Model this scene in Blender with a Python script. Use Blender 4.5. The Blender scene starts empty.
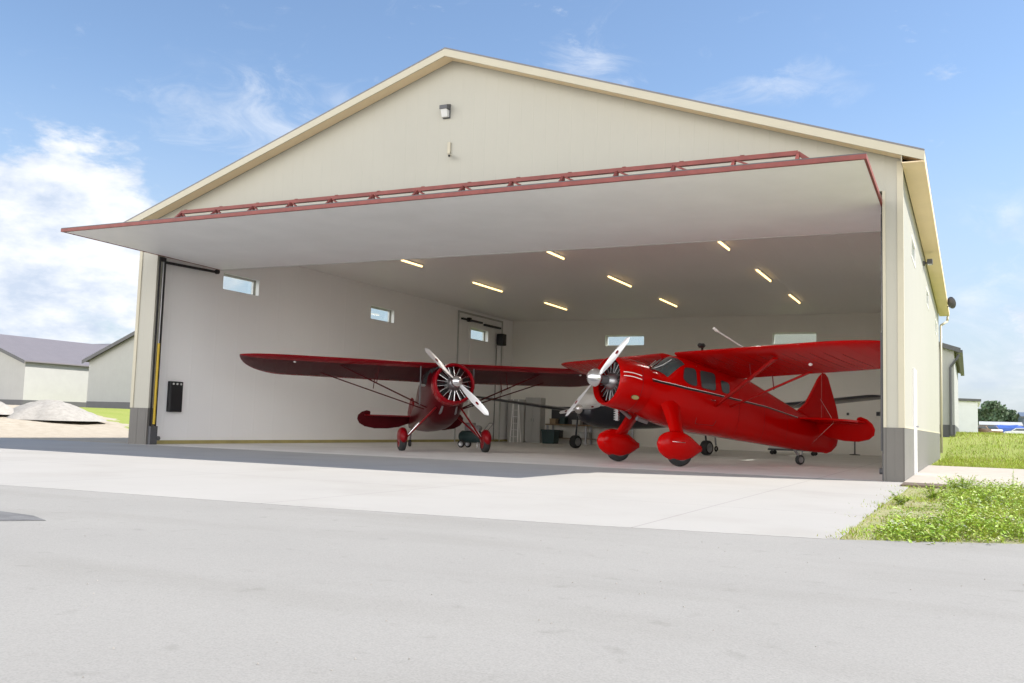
import bpy, math, random
from mathutils import Vector, Matrix
random.seed(11)
R = math.radians
C = bpy.context.scene.collection
scene = bpy.context.scene

# ------------------------------------------------------------------ helpers
class MB:
    """collects faces; build() links them as one mesh object"""
    def __init__(s): s.v = []; s.f = []; s.m = []
    def add(s, vs, fs, mi=0):
        o = len(s.v); s.v += [tuple(p) for p in vs]
        for f in fs: s.f.append(tuple(i + o for i in f)); s.m.append(mi)
        return s
    def box(s, x0, y0, z0, x1, y1, z1, mi=0):
        vs = [(x, y, z) for z in (z0, z1) for y in (y0, y1) for x in (x0, x1)]
        return s.add(vs, [(0,2,3,1),(4,5,7,6),(0,1,5,4),(2,6,7,3),(0,4,6,2),(1,3,7,5)], mi)
    def bevbox(s, x0, y0, z0, x1, y1, z1, b=.01, mi=0):
        # chamfered box: 24 vertices
        vs = []; idx = {}
        X = (x0, x1); Y = (y0, y1); Z = (z0, z1)
        for i in (0, 1):
            for j in (0, 1):
                for k in (0, 1):
                    sx, sy, sz = (1 if i == 0 else -1), (1 if j == 0 else -1), (1 if k == 0 else -1)
                    for a in range(3):
                        p = [X[i], Y[j], Z[k]]; q = [sx*b, sy*b, sz*b]
                        for t in range(3):
                            if t != a: p[t] += q[t]
                        idx[(i, j, k, a)] = len(vs); vs.append(p)
        F = []
        for a in range(3):
            o = [t for t in range(3) if t != a]
            for e in (0, 1):
                q = []
                for (u, w) in ((0,0),(1,0),(1,1),(0,1)):
                    c = [0,0,0]; c[a] = e; c[o[0]] = u; c[o[1]] = w
                    q.append(idx[(c[0], c[1], c[2], a)])
                F.append(tuple(q))
            for u in (0, 1):
                for w in (0, 1):
                    c0 = [0,0,0]; c1 = [0,0,0]; c1[a] = 1
                    for c in (c0, c1): c[o[0]] = u; c[o[1]] = w
                    F.append((idx[(*c0, o[0])], idx[(*c1, o[0])], idx[(*c1, o[1])], idx[(*c0, o[1])]))
        for i in (0, 1):
            for j in (0, 1):
                for k in (0, 1): F.append(tuple(idx[(i, j, k, a)] for a in range(3)))
        return s.add(vs, F, mi)
    def bar(s, p, q, w, h, up=(0, 0, 1), mi=0):
        p, q = Vector(p), Vector(q); d = (q - p).normalized(); u = Vector(up)
        a = d.cross(u)
        if a.length < 1e-4: a = d.cross(Vector((1, 0, 0)))
        a.normalize(); b = a.cross(d)
        vs = [e + a*sx*w/2 + b*sy*h/2 for e in (p, q) for sx, sy in ((-1,-1),(1,-1),(1,1),(-1,1))]
        return s.add(vs, [(3,2,1,0),(4,5,6,7),(0,1,5,4),(1,2,6,5),(2,3,7,6),(3,0,4,7)], mi)
    def tube(s, p, q, r0, r1=None, n=12, mi=0):
        if r1 is None: r1 = r0
        p, q = Vector(p), Vector(q); d = (q - p).normalized()
        a = d.orthogonal().normalized(); b = d.cross(a)
        rings = [[e + (a*math.cos(t*2*math.pi/n) + b*math.sin(t*2*math.pi/n))*r for t in range(n)] for e, r in ((p, r0), (q, r1))]
        return s.loft(rings, mi=mi)
    def path(s, pts, r, n=8, mi=0):
        for i in range(len(pts) - 1): s.tube(pts[i], pts[i+1], r, r, n, mi)
        return s
    def loft(s, rings, cap=True, mi=0, closed=True):
        n = len(rings[0]); vs = [p for rg in rings for p in rg]; fs = []
        for i in range(len(rings) - 1):
            for j in range(n if closed else n - 1):
                k = (j + 1) % n
                fs.append((i*n+j, i*n+k, (i+1)*n+k, (i+1)*n+j))
        if cap and closed:
            fs.append(tuple(reversed(range(n)))); fs.append(tuple((len(rings)-1)*n + j for j in range(n)))
        return s.add(vs, fs, mi)
    def lathe(s, prof, c=(0,0,0), axis=(1,0,0), n=32, mi=0, cap=False):
        ax = Vector(axis).normalized(); a = ax.orthogonal().normalized(); b = ax.cross(a); c = Vector(c)
        rings = [[c + ax*x + (a*math.cos(t*2*math.pi/n) + b*math.sin(t*2*math.pi/n))*max(r, 1e-4) for t in range(n)] for x, r in prof]
        return s.loft(rings, cap=cap, mi=mi)
    def prism(s, poly, d, mi=0):
        """poly: list of 3-D points in a plane, d: extrusion vector"""
        n = len(poly); d = Vector(d)
        vs = [Vector(p) for p in poly] + [Vector(p) + d for p in poly]
        fs = [tuple(range(n)), tuple(reversed(range(n, 2*n)))] + [(i, i+n, (i+1) % n + n, (i+1) % n) for i in range(n)]
        return s.add(vs, fs, mi)
    def xf(s, M):
        s.v = [tuple(M @ Vector(p)) for p in s.v]; return s
    def build(s, name, mats, parent=None, smooth=False, loc=None, fix=True, angle=None):
        me = bpy.data.meshes.new(name); me.from_pydata(s.v, [], s.f)
        for m in (mats if isinstance(mats, (list, tuple)) else [mats]): me.materials.append(m)
        me.polygons.foreach_set('material_index', s.m)
        if fix:
            import bmesh
            bm = bmesh.new(); bm.from_mesh(me)
            bmesh.ops.recalc_face_normals(bm, faces=bm.faces); bm.to_mesh(me); bm.free()
        if smooth:
            me.polygons.foreach_set('use_smooth', [True]*len(me.polygons))
            if angle is not None:
                me.set_sharp_from_angle(angle=R(angle))
        me.update()
        o = bpy.data.objects.new(name, me); C.objects.link(o)
        if parent: o.parent = parent
        if loc: o.location = loc
        return o

def tag(o, label=None, cat=None, group=None, kind=None):
    if label: o['label'] = label
    if cat: o['category'] = cat
    if group: o['group'] = group
    if kind: o['kind'] = kind
    return o
def empty(name, loc, label, cat, group=None, rz=0, kind=None):
    o = bpy.data.objects.new(name, None); C.objects.link(o); o.location = loc; o.rotation_euler = (0, 0, rz)
    o.empty_display_size = .2
    return tag(o, label, cat, group, kind)
def copy_tree(o, parent=None):
    c = o.copy(); C.objects.link(c)
    if parent: c.parent = parent
    for ch in [x for x in bpy.data.objects if x.parent == o]: copy_tree(ch, c)
    return c

# ------------------------------------------------------------------ materials
def nodes(m):
    m.use_nodes = True; nt = m.node_tree
    return nt, nt.nodes, nt.links
def mat(name, col, rough=.6, metal=0, var=.06, vscale=1.5, bump=0, bscale=30, spec=.5, coat=0, trans=0, ior=1.45,
        emit=None, estr=0, rib=None, stretch=(1,1,1), dirt=None, subsurf=0, alt=None, island=0):
    m = bpy.data.materials.new(name); nt, N, L = nodes(m); b = N['Principled BSDF']
    b.inputs['Roughness'].default_value = rough; b.inputs['Metallic'].default_value = metal
    b.inputs['Specular IOR Level'].default_value = spec; b.inputs['Coat Weight'].default_value = coat
    b.inputs['Coat Roughness'].default_value = .05
    b.inputs['Transmission Weight'].default_value = trans; b.inputs['IOR'].default_value = ior
    if emit: b.inputs['Emission Color'].default_value = (*emit, 1); b.inputs['Emission Strength'].default_value = estr
    tc = N.new('ShaderNodeTexCoord'); mp = N.new('ShaderNodeMapping'); mp.inputs['Scale'].default_value = stretch
    L.new(tc.outputs['Object'], mp.inputs['Vector'])
    c2 = alt or tuple(max(0, x*(1 - 2*var)) for x in col)
    n1 = N.new('ShaderNodeTexNoise'); n1.inputs['Scale'].default_value = vscale; n1.inputs['Detail'].default_value = 6
    n1.inputs['Roughness'].default_value = .62
    L.new(mp.outputs[0], n1.inputs['Vector'])
    cr = N.new('ShaderNodeValToRGB'); cr.color_ramp.elements[0].position = .33; cr.color_ramp.elements[1].position = .67
    cr.color_ramp.elements[0].color = (*c2, 1); cr.color_ramp.elements[1].color = (*col, 1)
    L.new(n1.outputs['Fac'], cr.inputs[0]); out = cr.outputs[0]
    if island:
        g = N.new('ShaderNodeNewGeometry'); hv = N.new('ShaderNodeHueSaturation')
        mr = N.new('ShaderNodeMapRange'); mr.inputs['To Min'].default_value = 1-island; mr.inputs['To Max'].default_value = 1+island
        L.new(g.outputs['Random Per Island'], mr.inputs['Value']); L.new(mr.outputs[0], hv.inputs['Value'])
        m2 = N.new('ShaderNodeMapRange'); m2.inputs['To Min'].default_value = .47; m2.inputs['To Max'].default_value = .525
        L.new(g.outputs['Random Per Island'], m2.inputs['Value']); L.new(m2.outputs[0], hv.inputs['Hue'])
        L.new(out, hv.inputs['Color']); out = hv.outputs[0]
    if dirt:
        # fine speckle: (colour, threshold, scale)
        dc, th, sc = dirt
        n3 = N.new('ShaderNodeTexNoise'); n3.inputs['Scale'].default_value = sc; n3.inputs['Detail'].default_value = 4
        L.new(tc.outputs['Object'], n3.inputs['Vector'])
        r3 = N.new('ShaderNodeValToRGB'); r3.color_ramp.elements[0].position = th; r3.color_ramp.elements[1].position = min(1, th+.06)
        L.new(n3.outputs['Fac'], r3.inputs[0])
        mx = N.new('ShaderNodeMixRGB'); mx.inputs[2].default_value = (*dc, 1)
        L.new(r3.outputs[0], mx.inputs[0]); L.new(out, mx.inputs[1]); out = mx.outputs[0]
    L.new(out, b.inputs['Base Color'])
    h = None
    if bump:
        n2 = N.new('ShaderNodeTexNoise'); n2.inputs['Scale'].default_value = bscale; n2.inputs['Detail'].default_value = 5
        L.new(mp.outputs[0], n2.inputs['Vector'])
        bp = N.new('ShaderNodeBump'); bp.inputs['Strength'].default_value = bump; bp.inputs['Distance'].default_value = .02
        L.new(n2.outputs['Fac'], bp.inputs['Height']); h = bp
    if rib:
        # standing ribs every `pitch` metres along an axis of the object's space
        axis, pitch, depth = rib
        sp = N.new('ShaderNodeSeparateXYZ'); L.new(tc.outputs['Object'], sp.inputs[0])
        dv = N.new('ShaderNodeMath'); dv.operation = 'DIVIDE'; dv.inputs[1].default_value = pitch; L.new(sp.outputs[axis], dv.inputs[0])
        fr = N.new('ShaderNodeMath'); fr.operation = 'FRACT'; L.new(dv.outputs[0], fr.inputs[0])
        rr = N.new('ShaderNodeValToRGB'); e = rr.color_ramp.elements
        e[0].position = 0; e[0].color = (1,1,1,1); e[1].position = .06; e[1].color = (0,0,0,1)
        a = e.new(.48); a.color = (0,0,0,1); a = e.new(.5); a.color = (.25,.25,.25,1); a = e.new(.52); a.color = (0,0,0,1)
        a = e.new(.94); a.color = (0,0,0,1); a = e.new(1); a.color = (1,1,1,1)
        L.new(fr.outputs[0], rr.inputs[0])
        b2 = N.new('ShaderNodeBump'); b2.inputs['Strength'].default_value = 1; b2.inputs['Distance'].default_value = depth
        L.new(rr.outputs[0], b2.inputs['Height'])
        if h: L.new(h.outputs[0], b2.inputs['Normal'])
        h = b2
    if h: L.new(h.outputs[0], b.inputs['Normal'])
    return m

M = {}
M['cream_y'] = mat('cream_steel_siding_side', (.36,.348,.295), .5, var=.02, rib=(1, .305, .006), vscale=.4)
M['cream_x'] = mat('cream_steel_siding_front', (.405,.39,.325), .5, var=.02, rib=(0, .305, .003), vscale=.4)
M['waint'] = mat('grey_steel_wainscot', (.155,.148,.135), .5, var=.04, rib=(1, .305, .012))
M['waint_x'] = mat('grey_steel_wainscot_front', (.13,.122,.108), .5, var=.04, rib=(0, .305, .012))
M['tan_trim'] = mat('tan_trim_metal', (.80,.64,.42), .5, var=.03)
M['cream_trim'] = mat('cream_trim_metal', (.50,.46,.345), .5, var=.03)
M['roof'] = mat('grey_metal_roof', (.18,.17,.17), .5, var=.05, rib=(1, .305, .02))
M['in_y'] = mat('white_interior_liner_side', (.89,.89,.885), .42, var=.01, vscale=.35, rib=(1, .92, .0035))
M['in_x'] = mat('white_interior_liner_back', (.82,.80,.73), .42, var=.01, vscale=.35, rib=(0, .92, .0035))
M['in_c'] = mat('white_interior_ceiling', (.88,.86,.82), .45, var=.01, vscale=.35, rib=(0, .92, .003))
M['door_skin'] = mat('white_door_insulation', (.905,.905,.895), .45, var=.03, vscale=.9, bump=.45, bscale=1.1)
M['red_steel'] = mat('red_oxide_steel', (.25,.062,.05), .55, var=.14, vscale=4)
M['white'] = mat('white_paint', (.80,.80,.78), .4, var=.02)
M['black'] = mat('black_steel', (.02,.02,.022), .45, var=.1)
M['dark'] = mat('dark_grey_plastic', (.05,.05,.055), .5, var=.1)
M['yellow'] = mat('yellow_hydraulic_paint', (.62,.42,.03), .4, var=.08)
M['olive'] = mat('yellow_base_board', (.42,.36,.14), .6, var=.1)
M['alu'] = mat('polished_aluminium', (.78,.78,.79), .22, metal=1, var=.03)
M['blade'] = mat('brushed_blade_metal', (.82,.82,.83), .38, metal=.75, var=.03)
M['steel'] = mat('bare_steel', (.35,.35,.36), .35, metal=.9, var=.1)
M['chrome'] = mat('chromed_tube', (.8,.8,.8), .12, metal=1, var=.02)
M['red'] = mat('bright_red_aircraft_paint', (.38,.0012,.0008), .16, var=.04, coat=.0, spec=.16, vscale=.8)
M['red_wing'] = mat('bright_red_wing_fabric', (.38,.0012,.0008), .22, var=.05, spec=.16, vscale=.8, rib=(1,.34,.004))
M['red2'] = mat('deep_red_aircraft_paint', (.16,.002,.005), .28, var=.06, coat=.0, spec=.16, vscale=.8)
M['red_sil'] = mat('deep_red_shade_tone', (.07,.004,.007), .45, var=.1, spec=.12, vscale=2, rib=(1,.34,.004))  # shade of the wing underside put into the colour; other dark parts share it
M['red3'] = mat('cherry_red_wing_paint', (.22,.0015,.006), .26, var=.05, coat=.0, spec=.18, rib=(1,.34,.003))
M['red4'] = mat('maroon_fuselage_paint', (.06,.0015,.0035), .3, var=.06, coat=.0, spec=.16)
M['stripe'] = mat('black_stripe_paint', (.012,.010,.010), .3, var=.05)
M['pin'] = mat('white_pinstripe_paint', (.75,.72,.70), .35, var=.02)
M['tyre'] = mat('black_tyre_rubber', (.022,.022,.022), .8, var=.15, bump=.2, bscale=60)
M['glass'] = mat('tinted_cabin_glass', (.035,.05,.052), .06, var=.1, spec=.7, coat=.6)
M['navy'] = mat('navy_aircraft_paint', (.010,.012,.022), .3, var=.1, coat=.4)
M['offwhite'] = mat('off_white_paint', (.62,.62,.60), .4, var=.04)
M['cab'] = mat('light_grey_cabinet_paint', (.45,.45,.43), .45, var=.04)
M['teal'] = mat('dark_teal_plastic', (.022,.05,.052), .45, var=.08)
M['wood'] = mat('worn_bench_wood', (.26,.18,.10), .6, var=.15, vscale=3, stretch=(1,8,8))
M['card'] = mat('brown_cardboard', (.36,.26,.16), .8, var=.08)
M['tube'] = mat('fluorescent_tube', (.9,.9,.85), .4, var=0, emit=(1,.66,.25), estr=1.1)
M['cable'] = mat('black_cable_rubber', (.02,.02,.02), .7, var=.1)
def pane_mat():
    m = bpy.data.materials.new('window_glazing'); nt, N, L = nodes(m); N.remove(N['Principled BSDF'])
    t = N.new('ShaderNodeBsdfTransparent'); t.inputs[0].default_value = (.93,.96,.95,1); g = N.new('ShaderNodeBsdfGlossy'); g.inputs['Roughness'].default_value = .03
    n = N.new('ShaderNodeTexNoise'); n.inputs['Scale'].default_value = 3
    r = N.new('ShaderNodeMapRange'); r.inputs['To Min'].default_value = .05; r.inputs['To Max'].default_value = .12; L.new(n.outputs['Fac'], r.inputs['Value'])
    x = N.new('ShaderNodeMixShader'); L.new(r.outputs[0], x.inputs[0]); L.new(t.outputs[0], x.inputs[1]); L.new(g.outputs[0], x.inputs[2]); L.new(x.outputs[0], N['Material Output'].inputs[0])
    return m
M['pane'] = pane_mat()
M['road'] = mat('pale_worn_asphalt', (.292,.284,.265), .85, var=.03, vscale=.55, bump=.10, bscale=70, dirt=((.23,.22,.20), .72, 34), stretch=(1,1,1))
M['apron'] = mat('new_pale_concrete', (.360,.348,.326), .8, var=.03, vscale=.5, bump=.12, bscale=40)
M['floor'] = mat('hangar_floor_concrete', (.70,.69,.66), .38, var=.06, vscale=.6, bump=.05, bscale=30)
M['walk'] = mat('sidewalk_concrete', (.42,.38,.33), .8, var=.06, vscale=2, bump=.15, bscale=40)
M['patch'] = mat('tar_patch', (.17,.17,.17), .8, var=.2, vscale=6, bump=.4, bscale=50)
M['gravel'] = mat('pale_gravel_heap', (.37,.35,.315), .95, var=.12, vscale=5, bump=1, bscale=22)
M['mulch'] = mat('grey_brown_mulch', (.16,.12,.09), .95, var=.2, vscale=14, bump=1, bscale=40)
M['roof_p'] = mat('mauve_grey_metal_roof', (.175,.16,.17), .5, var=.05, rib=(0, .4, .02))
M['grey_side'] = mat('grey_steel_siding', (.36,.36,.345), .5, var=.03, rib=(0, .305, .006))
M['white_door'] = mat('cream_white_door_panels', (.43,.43,.405), .5, var=.03, rib=(0, .61, .01))
M['far_white'] = mat('white_far_siding', (.62,.63,.65), .5, var=.03)
M['dk_trim'] = mat('charcoal_trim', (.09,.09,.095), .5, var=.06)
M['dkblue'] = mat('slate_blue_siding', (.10,.13,.18), .5, var=.05)
M['grass'] = mat('grass_blades', (.33,.38,.028), .6, var=.1, alt=(.23,.31,.022), vscale=1.2, island=.45)
M['weed'] = mat('broad_weed_leaves', (.31,.39,.03), .5, var=.1, alt=(.18,.28,.025), vscale=3, island=.4)
M['straw'] = mat('dry_grass_stalks', (.42,.36,.16), .7, var=.1, island=.2)
M['petal'] = mat('white_petals', (.85,.85,.80), .6, var=.02)
M['leaf'] = mat('tree_leaves', (.10,.15,.075), .6, var=.1, alt=(.07,.115,.06), vscale=.4, island=.3)
M['bark'] = mat('tree_bark', (.10,.08,.06), .9, var=.2)
M['orange'] = mat('orange_plastic_pipe', (.55,.16,.03), .5, var=.05)
M['blue'] = mat('blue_tarpaulin', (.06,.14,.48), .5, var=.1)
M['brown'] = mat('brown_car_paint', (.22,.14,.08), .3, var=.05, coat=.5)
M['silver'] = mat('silver_car_paint', (.55,.56,.57), .3, metal=.4, var=.03, coat=.5)

# terrain: grass with a bare gravel yard to the left
def terrain_mat():
    m = bpy.data.materials.new('grass_and_gravel_ground'); nt, N, L = nodes(m); b = N['Principled BSDF']
    b.inputs['Roughness'].default_value = .95; b.inputs['Specular IOR Level'].default_value = .15
    tc = N.new('ShaderNodeTexCoord')
    def noise(s, d=6):
        n = N.new('ShaderNodeTexNoise'); n.inputs['Scale'].default_value = s; n.inputs['Detail'].default_value = d
        L.new(tc.outputs['Object'], n.inputs['Vector']); return n
    def ramp(src, p0, c0, p1, c1):
        r = N.new('ShaderNodeValToRGB'); e = r.color_ramp.elements
        e[0].position = p0; e[0].color = (*c0, 1); e[1].position = p1; e[1].color = (*c1, 1)
        L.new(src, r.inputs[0]); return r.outputs[0]
    def math_(op, a, bb):
        n = N.new('ShaderNodeMath'); n.operation = op
        for i, x in enumerate((a, bb)):
            if isinstance(x, (int, float)): n.inputs[i].default_value = x
            else: L.new(x, n.inputs[i])
        return n.outputs[0]
    g1 = ramp(noise(.35).outputs['Fac'], .35, (.22,.28,.05), .68, (.31,.33,.10))
    g2 = ramp(noise(9).outputs['Fac'], .35, (.20,.26,.05), .7, (.31,.33,.10))
    mg = N.new('ShaderNodeMixRGB'); mg.inputs[0].default_value = .5; L.new(g1, mg.inputs[1]); L.new(g2, mg.inputs[2])
    dr = ramp(noise(3).outputs['Fac'], .3, (.36,.31,.24), .7, (.46,.41,.33))
    sp = N.new('ShaderNodeSeparateXYZ'); L.new(tc.outputs['Object'], sp.inputs[0])
    wob = math_('MULTIPLY', math_('SUBTRACT', noise(.3).outputs['Fac'], .5), 7)
    # yard: x < -19 and y - 0.55*(-x-19) < 2
    e1 = math_('SUBTRACT', math_('ADD', sp.outputs[1], wob), math_('MULTIPLY', math_('SUBTRACT', -19.0, sp.outputs[0]), .52))
    k1 = math_('LESS_THAN', e1, 6.0); k2 = math_('LESS_THAN', sp.outputs[0], -19.0)
    k3 = math_('GREATER_THAN', sp.outputs[0], -75.0)
    k = math_('MULTIPLY', math_('MULTIPLY', k1, k2), k3)
    mx = N.new('ShaderNodeMixRGB'); L.new(k, mx.inputs[0]); L.new(mg.outputs[0], mx.inputs[1]); L.new(dr, mx.inputs[2])
    L.new(mx.outputs[0], b.inputs['Base Color'])
    bp = N.new('ShaderNodeBump'); bp.inputs['Strength'].default_value = .8; bp.inputs['Distance'].default_value = .05
    L.new(noise(14).outputs['Fac'], bp.inputs['Height']); L.new(bp.outputs[0], b.inputs['Normal'])
    return m
M['terrain'] = terrain_mat()

# control joints in the concrete apron
def joints(m, pitch=3.05):
    nt, N, L = nodes(m); b = N['Principled BSDF']; src = b.inputs['Base Color'].links[0].from_socket
    tc = N.new('ShaderNodeTexCoord'); mp = N.new('ShaderNodeMapping'); mp.inputs['Location'].default_value = (1.5,.9,0); L.new(tc.outputs['Object'], mp.inputs[0]); sp = N.new('ShaderNodeSeparateXYZ'); L.new(mp.outputs[0], sp.inputs[0]); prev = None
    for a in (0, 1):
        d = N.new('ShaderNodeMath'); d.operation = 'DIVIDE'; d.inputs[1].default_value = pitch; L.new(sp.outputs[a], d.inputs[0])
        f = N.new('ShaderNodeMath'); f.operation = 'FRACT'; L.new(d.outputs[0], f.inputs[0])
        l = N.new('ShaderNodeMath'); l.operation = 'LESS_THAN'; l.inputs[1].default_value = .005; L.new(f.outputs[0], l.inputs[0])
        if prev is None: prev = l.outputs[0]
        else:
            x = N.new('ShaderNodeMath'); x.operation = 'MAXIMUM'; L.new(prev, x.inputs[0]); L.new(l.outputs[0], x.inputs[1]); prev = x.outputs[0]
    mu = N.new('ShaderNodeMath'); mu.operation = 'MULTIPLY'; mu.inputs[1].default_value = .45; L.new(prev, mu.inputs[0])
    mx = N.new('ShaderNodeMixRGB'); mx.inputs[2].default_value = (.16,.15,.14,1); L.new(mu.outputs[0], mx.inputs[0]); L.new(src, mx.inputs[1])
    L.new(mx.outputs[0], b.inputs['Base Color'])
joints(M['apron'], 3.6); joints(M['floor'], 4.6)

def overlay(m, scale, stretch, p0, p1, dark, detail=6, off=(0,0,0), rot=0):
    nt, N, L = nodes(m); b = N['Principled BSDF']; src = b.inputs['Base Color'].links[0].from_socket
    tc = N.new('ShaderNodeTexCoord'); mp = N.new('ShaderNodeMapping'); mp.inputs['Scale'].default_value = stretch; mp.inputs['Location'].default_value = off; mp.inputs['Rotation'].default_value = (0,0,rot)
    L.new(tc.outputs['Object'], mp.inputs[0]); n = N.new('ShaderNodeTexNoise'); n.inputs['Scale'].default_value = scale; n.inputs['Detail'].default_value = detail; L.new(mp.outputs[0], n.inputs['Vector'])
    cr = N.new('ShaderNodeValToRGB'); cr.color_ramp.elements[0].position = p0; cr.color_ramp.elements[0].color = (1,1,1,1); cr.color_ramp.elements[1].position = p1; cr.color_ramp.elements[1].color = (*dark,1)
    L.new(n.outputs['Fac'], cr.inputs[0]); mx = N.new('ShaderNodeMixRGB'); mx.blend_type = 'MULTIPLY'; mx.inputs[0].default_value = 1; L.new(src, mx.inputs[1]); L.new(cr.outputs[0], mx.inputs[2]); L.new(mx.outputs[0], b.inputs['Base Color'])
overlay(M['road'], 130, (1,1,1), .40, .75, (.80,.80,.80), 3)          # aggregate grain
overlay(M['road'], .9, (.35,1.3,1), .50, .80, (.86,.855,.84), 7, rot=.1)  # tyre-worn bands
overlay(M['road'], 5, (1,1,1), .62, .74, (.86,.86,.85), 6, (3,7,0))   # blotches
overlay(M['road'], 14, (.5,1.6,1), .74, .78, (.55,.54,.52), 4, (9,2,0))  # small dark flecks
overlay(M['apron'], .6, (1,1,1), .50, .78, (.90,.89,.87), 7, (1,4,0))
overlay(M['apron'], 9, (1,1,1), .66, .76, (.90,.90,.89), 5)
overlay(M['floor'], .8, (1,1,1), .52, .80, (.80,.80,.80), 7, (5,1,0))
overlay(M['walk'], 6, (1,1,1), .55, .78, (.80,.78,.74), 6)
# ------------------------------------------------------------------ camera, sky, sun
cam = bpy.data.cameras.new('camera'); co = bpy.data.objects.new('camera', cam); C.objects.link(co)
cx = Vector((0.89939288, 0.43612126, 0.02984453)); cy = Vector((0.01171948, -0.09230342, 0.99566196)); fwd = Vector((-0.4369841, 0.89514151, 0.08812815))
co.matrix_world = Matrix.Translation((1.06453741, -18.53857399, .83)) @ Matrix((cx, cy, -fwd)).transposed().to_4x4()
cam.sensor_width = 36; cam.lens = 938.05/1024*36; cam.clip_end = 6000; cam.clip_start = .05
scene.camera = co

SUN = Vector((.95, .40, 1.0)).normalized()
elev = math.asin(SUN.z); rot = math.atan2(SUN.x, SUN.y)
w = bpy.data.worlds.new('World'); scene.world = w; w.use_nodes = True
N, L = w.node_tree.nodes, w.node_tree.links
bg = N['Background']; bg.inputs['Strength'].default_value = .078
sky = N.new('ShaderNodeTexSky'); sky.sky_type = 'NISHITA'; sky.sun_disc = False; sky.sun_elevation = elev; sky.sun_rotation = rot
sky.air_density = 1.0; sky.dust_density = .35; sky.ozone_density = 2.0; sky.altitude = 200
def wm(op, a, b=None, c=None):
    n = N.new('ShaderNodeMath'); n.operation = op
    for i, x in enumerate((a, b, c)):
        if x is None: continue
        if isinstance(x, (int, float)): n.inputs[i].default_value = x
        else: L.new(x, n.inputs[i])
    return n.outputs[0]
tc = N.new('ShaderNodeTexCoord'); DIR = tc.outputs['Generated']
def wnoise(scale, detail, rough, off=(0,0,0), st=(1,1,2.2), dist=0):
    mp = N.new('ShaderNodeMapping'); mp.inputs['Scale'].default_value = st; mp.inputs['Location'].default_value = off
    L.new(DIR, mp.inputs['Vector'])
    n = N.new('ShaderNodeTexNoise'); n.inputs['Scale'].default_value = scale; n.inputs['Detail'].default_value = detail
    n.inputs['Roughness'].default_value = rough; n.inputs['Distortion'].default_value = dist; L.new(mp.outputs[0], n.inputs['Vector']); return n.outputs['Fac']
def pdir(px, py): return (fwd + cx*((px-512)/938.05) - cy*((py-341.5)/938.05)).normalized()
def blob(px, py, rx, ry):
    """soft elliptical weight round a compass direction of the sky"""
    d = pdir(px, py); a = Vector((d.y, -d.x, 0)).normalized(); b = a.cross(d)
    def dot(v, s):
        n = N.new('ShaderNodeVectorMath'); n.operation = 'DOT_PRODUCT'; L.new(DIR, n.inputs[0]); n.inputs[1].default_value = v
        return wm('DIVIDE', n.outputs['Value'], s)
    u, v = dot(a, rx/938.), dot(b, ry/938.)
    n = N.new('ShaderNodeVectorMath'); n.operation = 'DOT_PRODUCT'; L.new(DIR, n.inputs[0]); n.inputs[1].default_value = d
    front = wm('GREATER_THAN', n.outputs['Value'], 0)
    r = wm('SQRT', wm('ADD', wm('MULTIPLY', u, u), wm('MULTIPLY', v, v)))
    k = wm('SUBTRACT', 1, r); k = wm('MAXIMUM', k, 0)
    return wm('MULTIPLY', k, front)
def total(xs):
    t = xs[0]
    for x in xs[1:]: t = wm('MAXIMUM', t, x)
    return t
def sstep(x, a, b):
    m = N.new('ShaderNodeMapRange'); m.interpolation_type = 'SMOOTHSTEP'; L.new(x, m.inputs['Value'])
    m.inputs['From Min'].default_value = a; m.inputs['From Max'].default_value = b; return m.outputs[0]
cum = total([blob(-40, 235, 210, 130), blob(60, 215, 120, 85), blob(120, 285, 190, 85), blob(20, 320, 160, 70), blob(1350, 330, 260, 120), blob(-500, 250, 330, 110)])
n1 = wm('ADD', wm('MULTIPLY', wnoise(9, 9, .62, dist=.15), .75), wm('MULTIPLY', wnoise(30, 6, .6, off=(2,2,5)), .25))
dens = sstep(wm('ADD', cum, wm('MULTIPLY', wm('SUBTRACT', n1, .5), 1.9)), .18, .50)
wis = total([blob(285, 125, 170, 70), blob(590, 75, 70, 55), blob(800, 85, 130, 30), blob(975, 305, 80, 60), blob(1010, 215, 60, 40), blob(1010, 375, 160, 70)])
n2 = wnoise(11, 9, .65, off=(3,1,0), st=(1,1,2.2), dist=1.2)
wisp = wm('MULTIPLY', sstep(wm('ADD', wm('MULTIPLY', wis, .8), wm('MULTIPLY', wm('SUBTRACT', n2, .5), 2.2)), .20, 1.15), .45)
# a generic scatter of thin cloud elsewhere
n3 = wnoise(3.2, 8, .6, off=(7,2,1), dist=.3)
back = wm('MULTIPLY', sstep(n3, .60, .80), .28)
alpha = wm('MINIMUM', total([wm('MULTIPLY', dens, .93), wisp, back]), 1)
n4 = wnoise(14, 8, .6, off=(1,5,2))
cc = N.new('ShaderNodeValToRGB'); e = cc.color_ramp.elements
e[0].position = .35; e[0].color = (2.9,3.3,4.0,1); e[1].position = .58; e[1].color = (4.5,4.6,4.8,1)
L.new(n4, cc.inputs[0])
# thin bright veil near the horizon and over the blue
hs = N.new('ShaderNodeHueSaturation'); hs.inputs['Saturation'].default_value = 1.0; hs.inputs['Value'].default_value = .86
L.new(sky.outputs[0], hs.inputs['Color'])
el = N.new('ShaderNodeSeparateXYZ'); L.new(DIR, el.inputs[0])
hz = N.new('ShaderNodeMixRGB'); hz.inputs[2].default_value = (2.45,2.75,3.2,1); L.new(wm('MULTIPLY', wm('SUBTRACT', 1, sstep(el.outputs[2], -.02, .36)), .85), hz.inputs[0]); L.new(hs.outputs[0], hz.inputs[1])
mx = N.new('ShaderNodeMixRGB'); L.new(alpha, mx.inputs[0]); L.new(hz.outputs[0], mx.inputs[1]); L.new(cc.outputs[0], mx.inputs[2])
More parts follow.
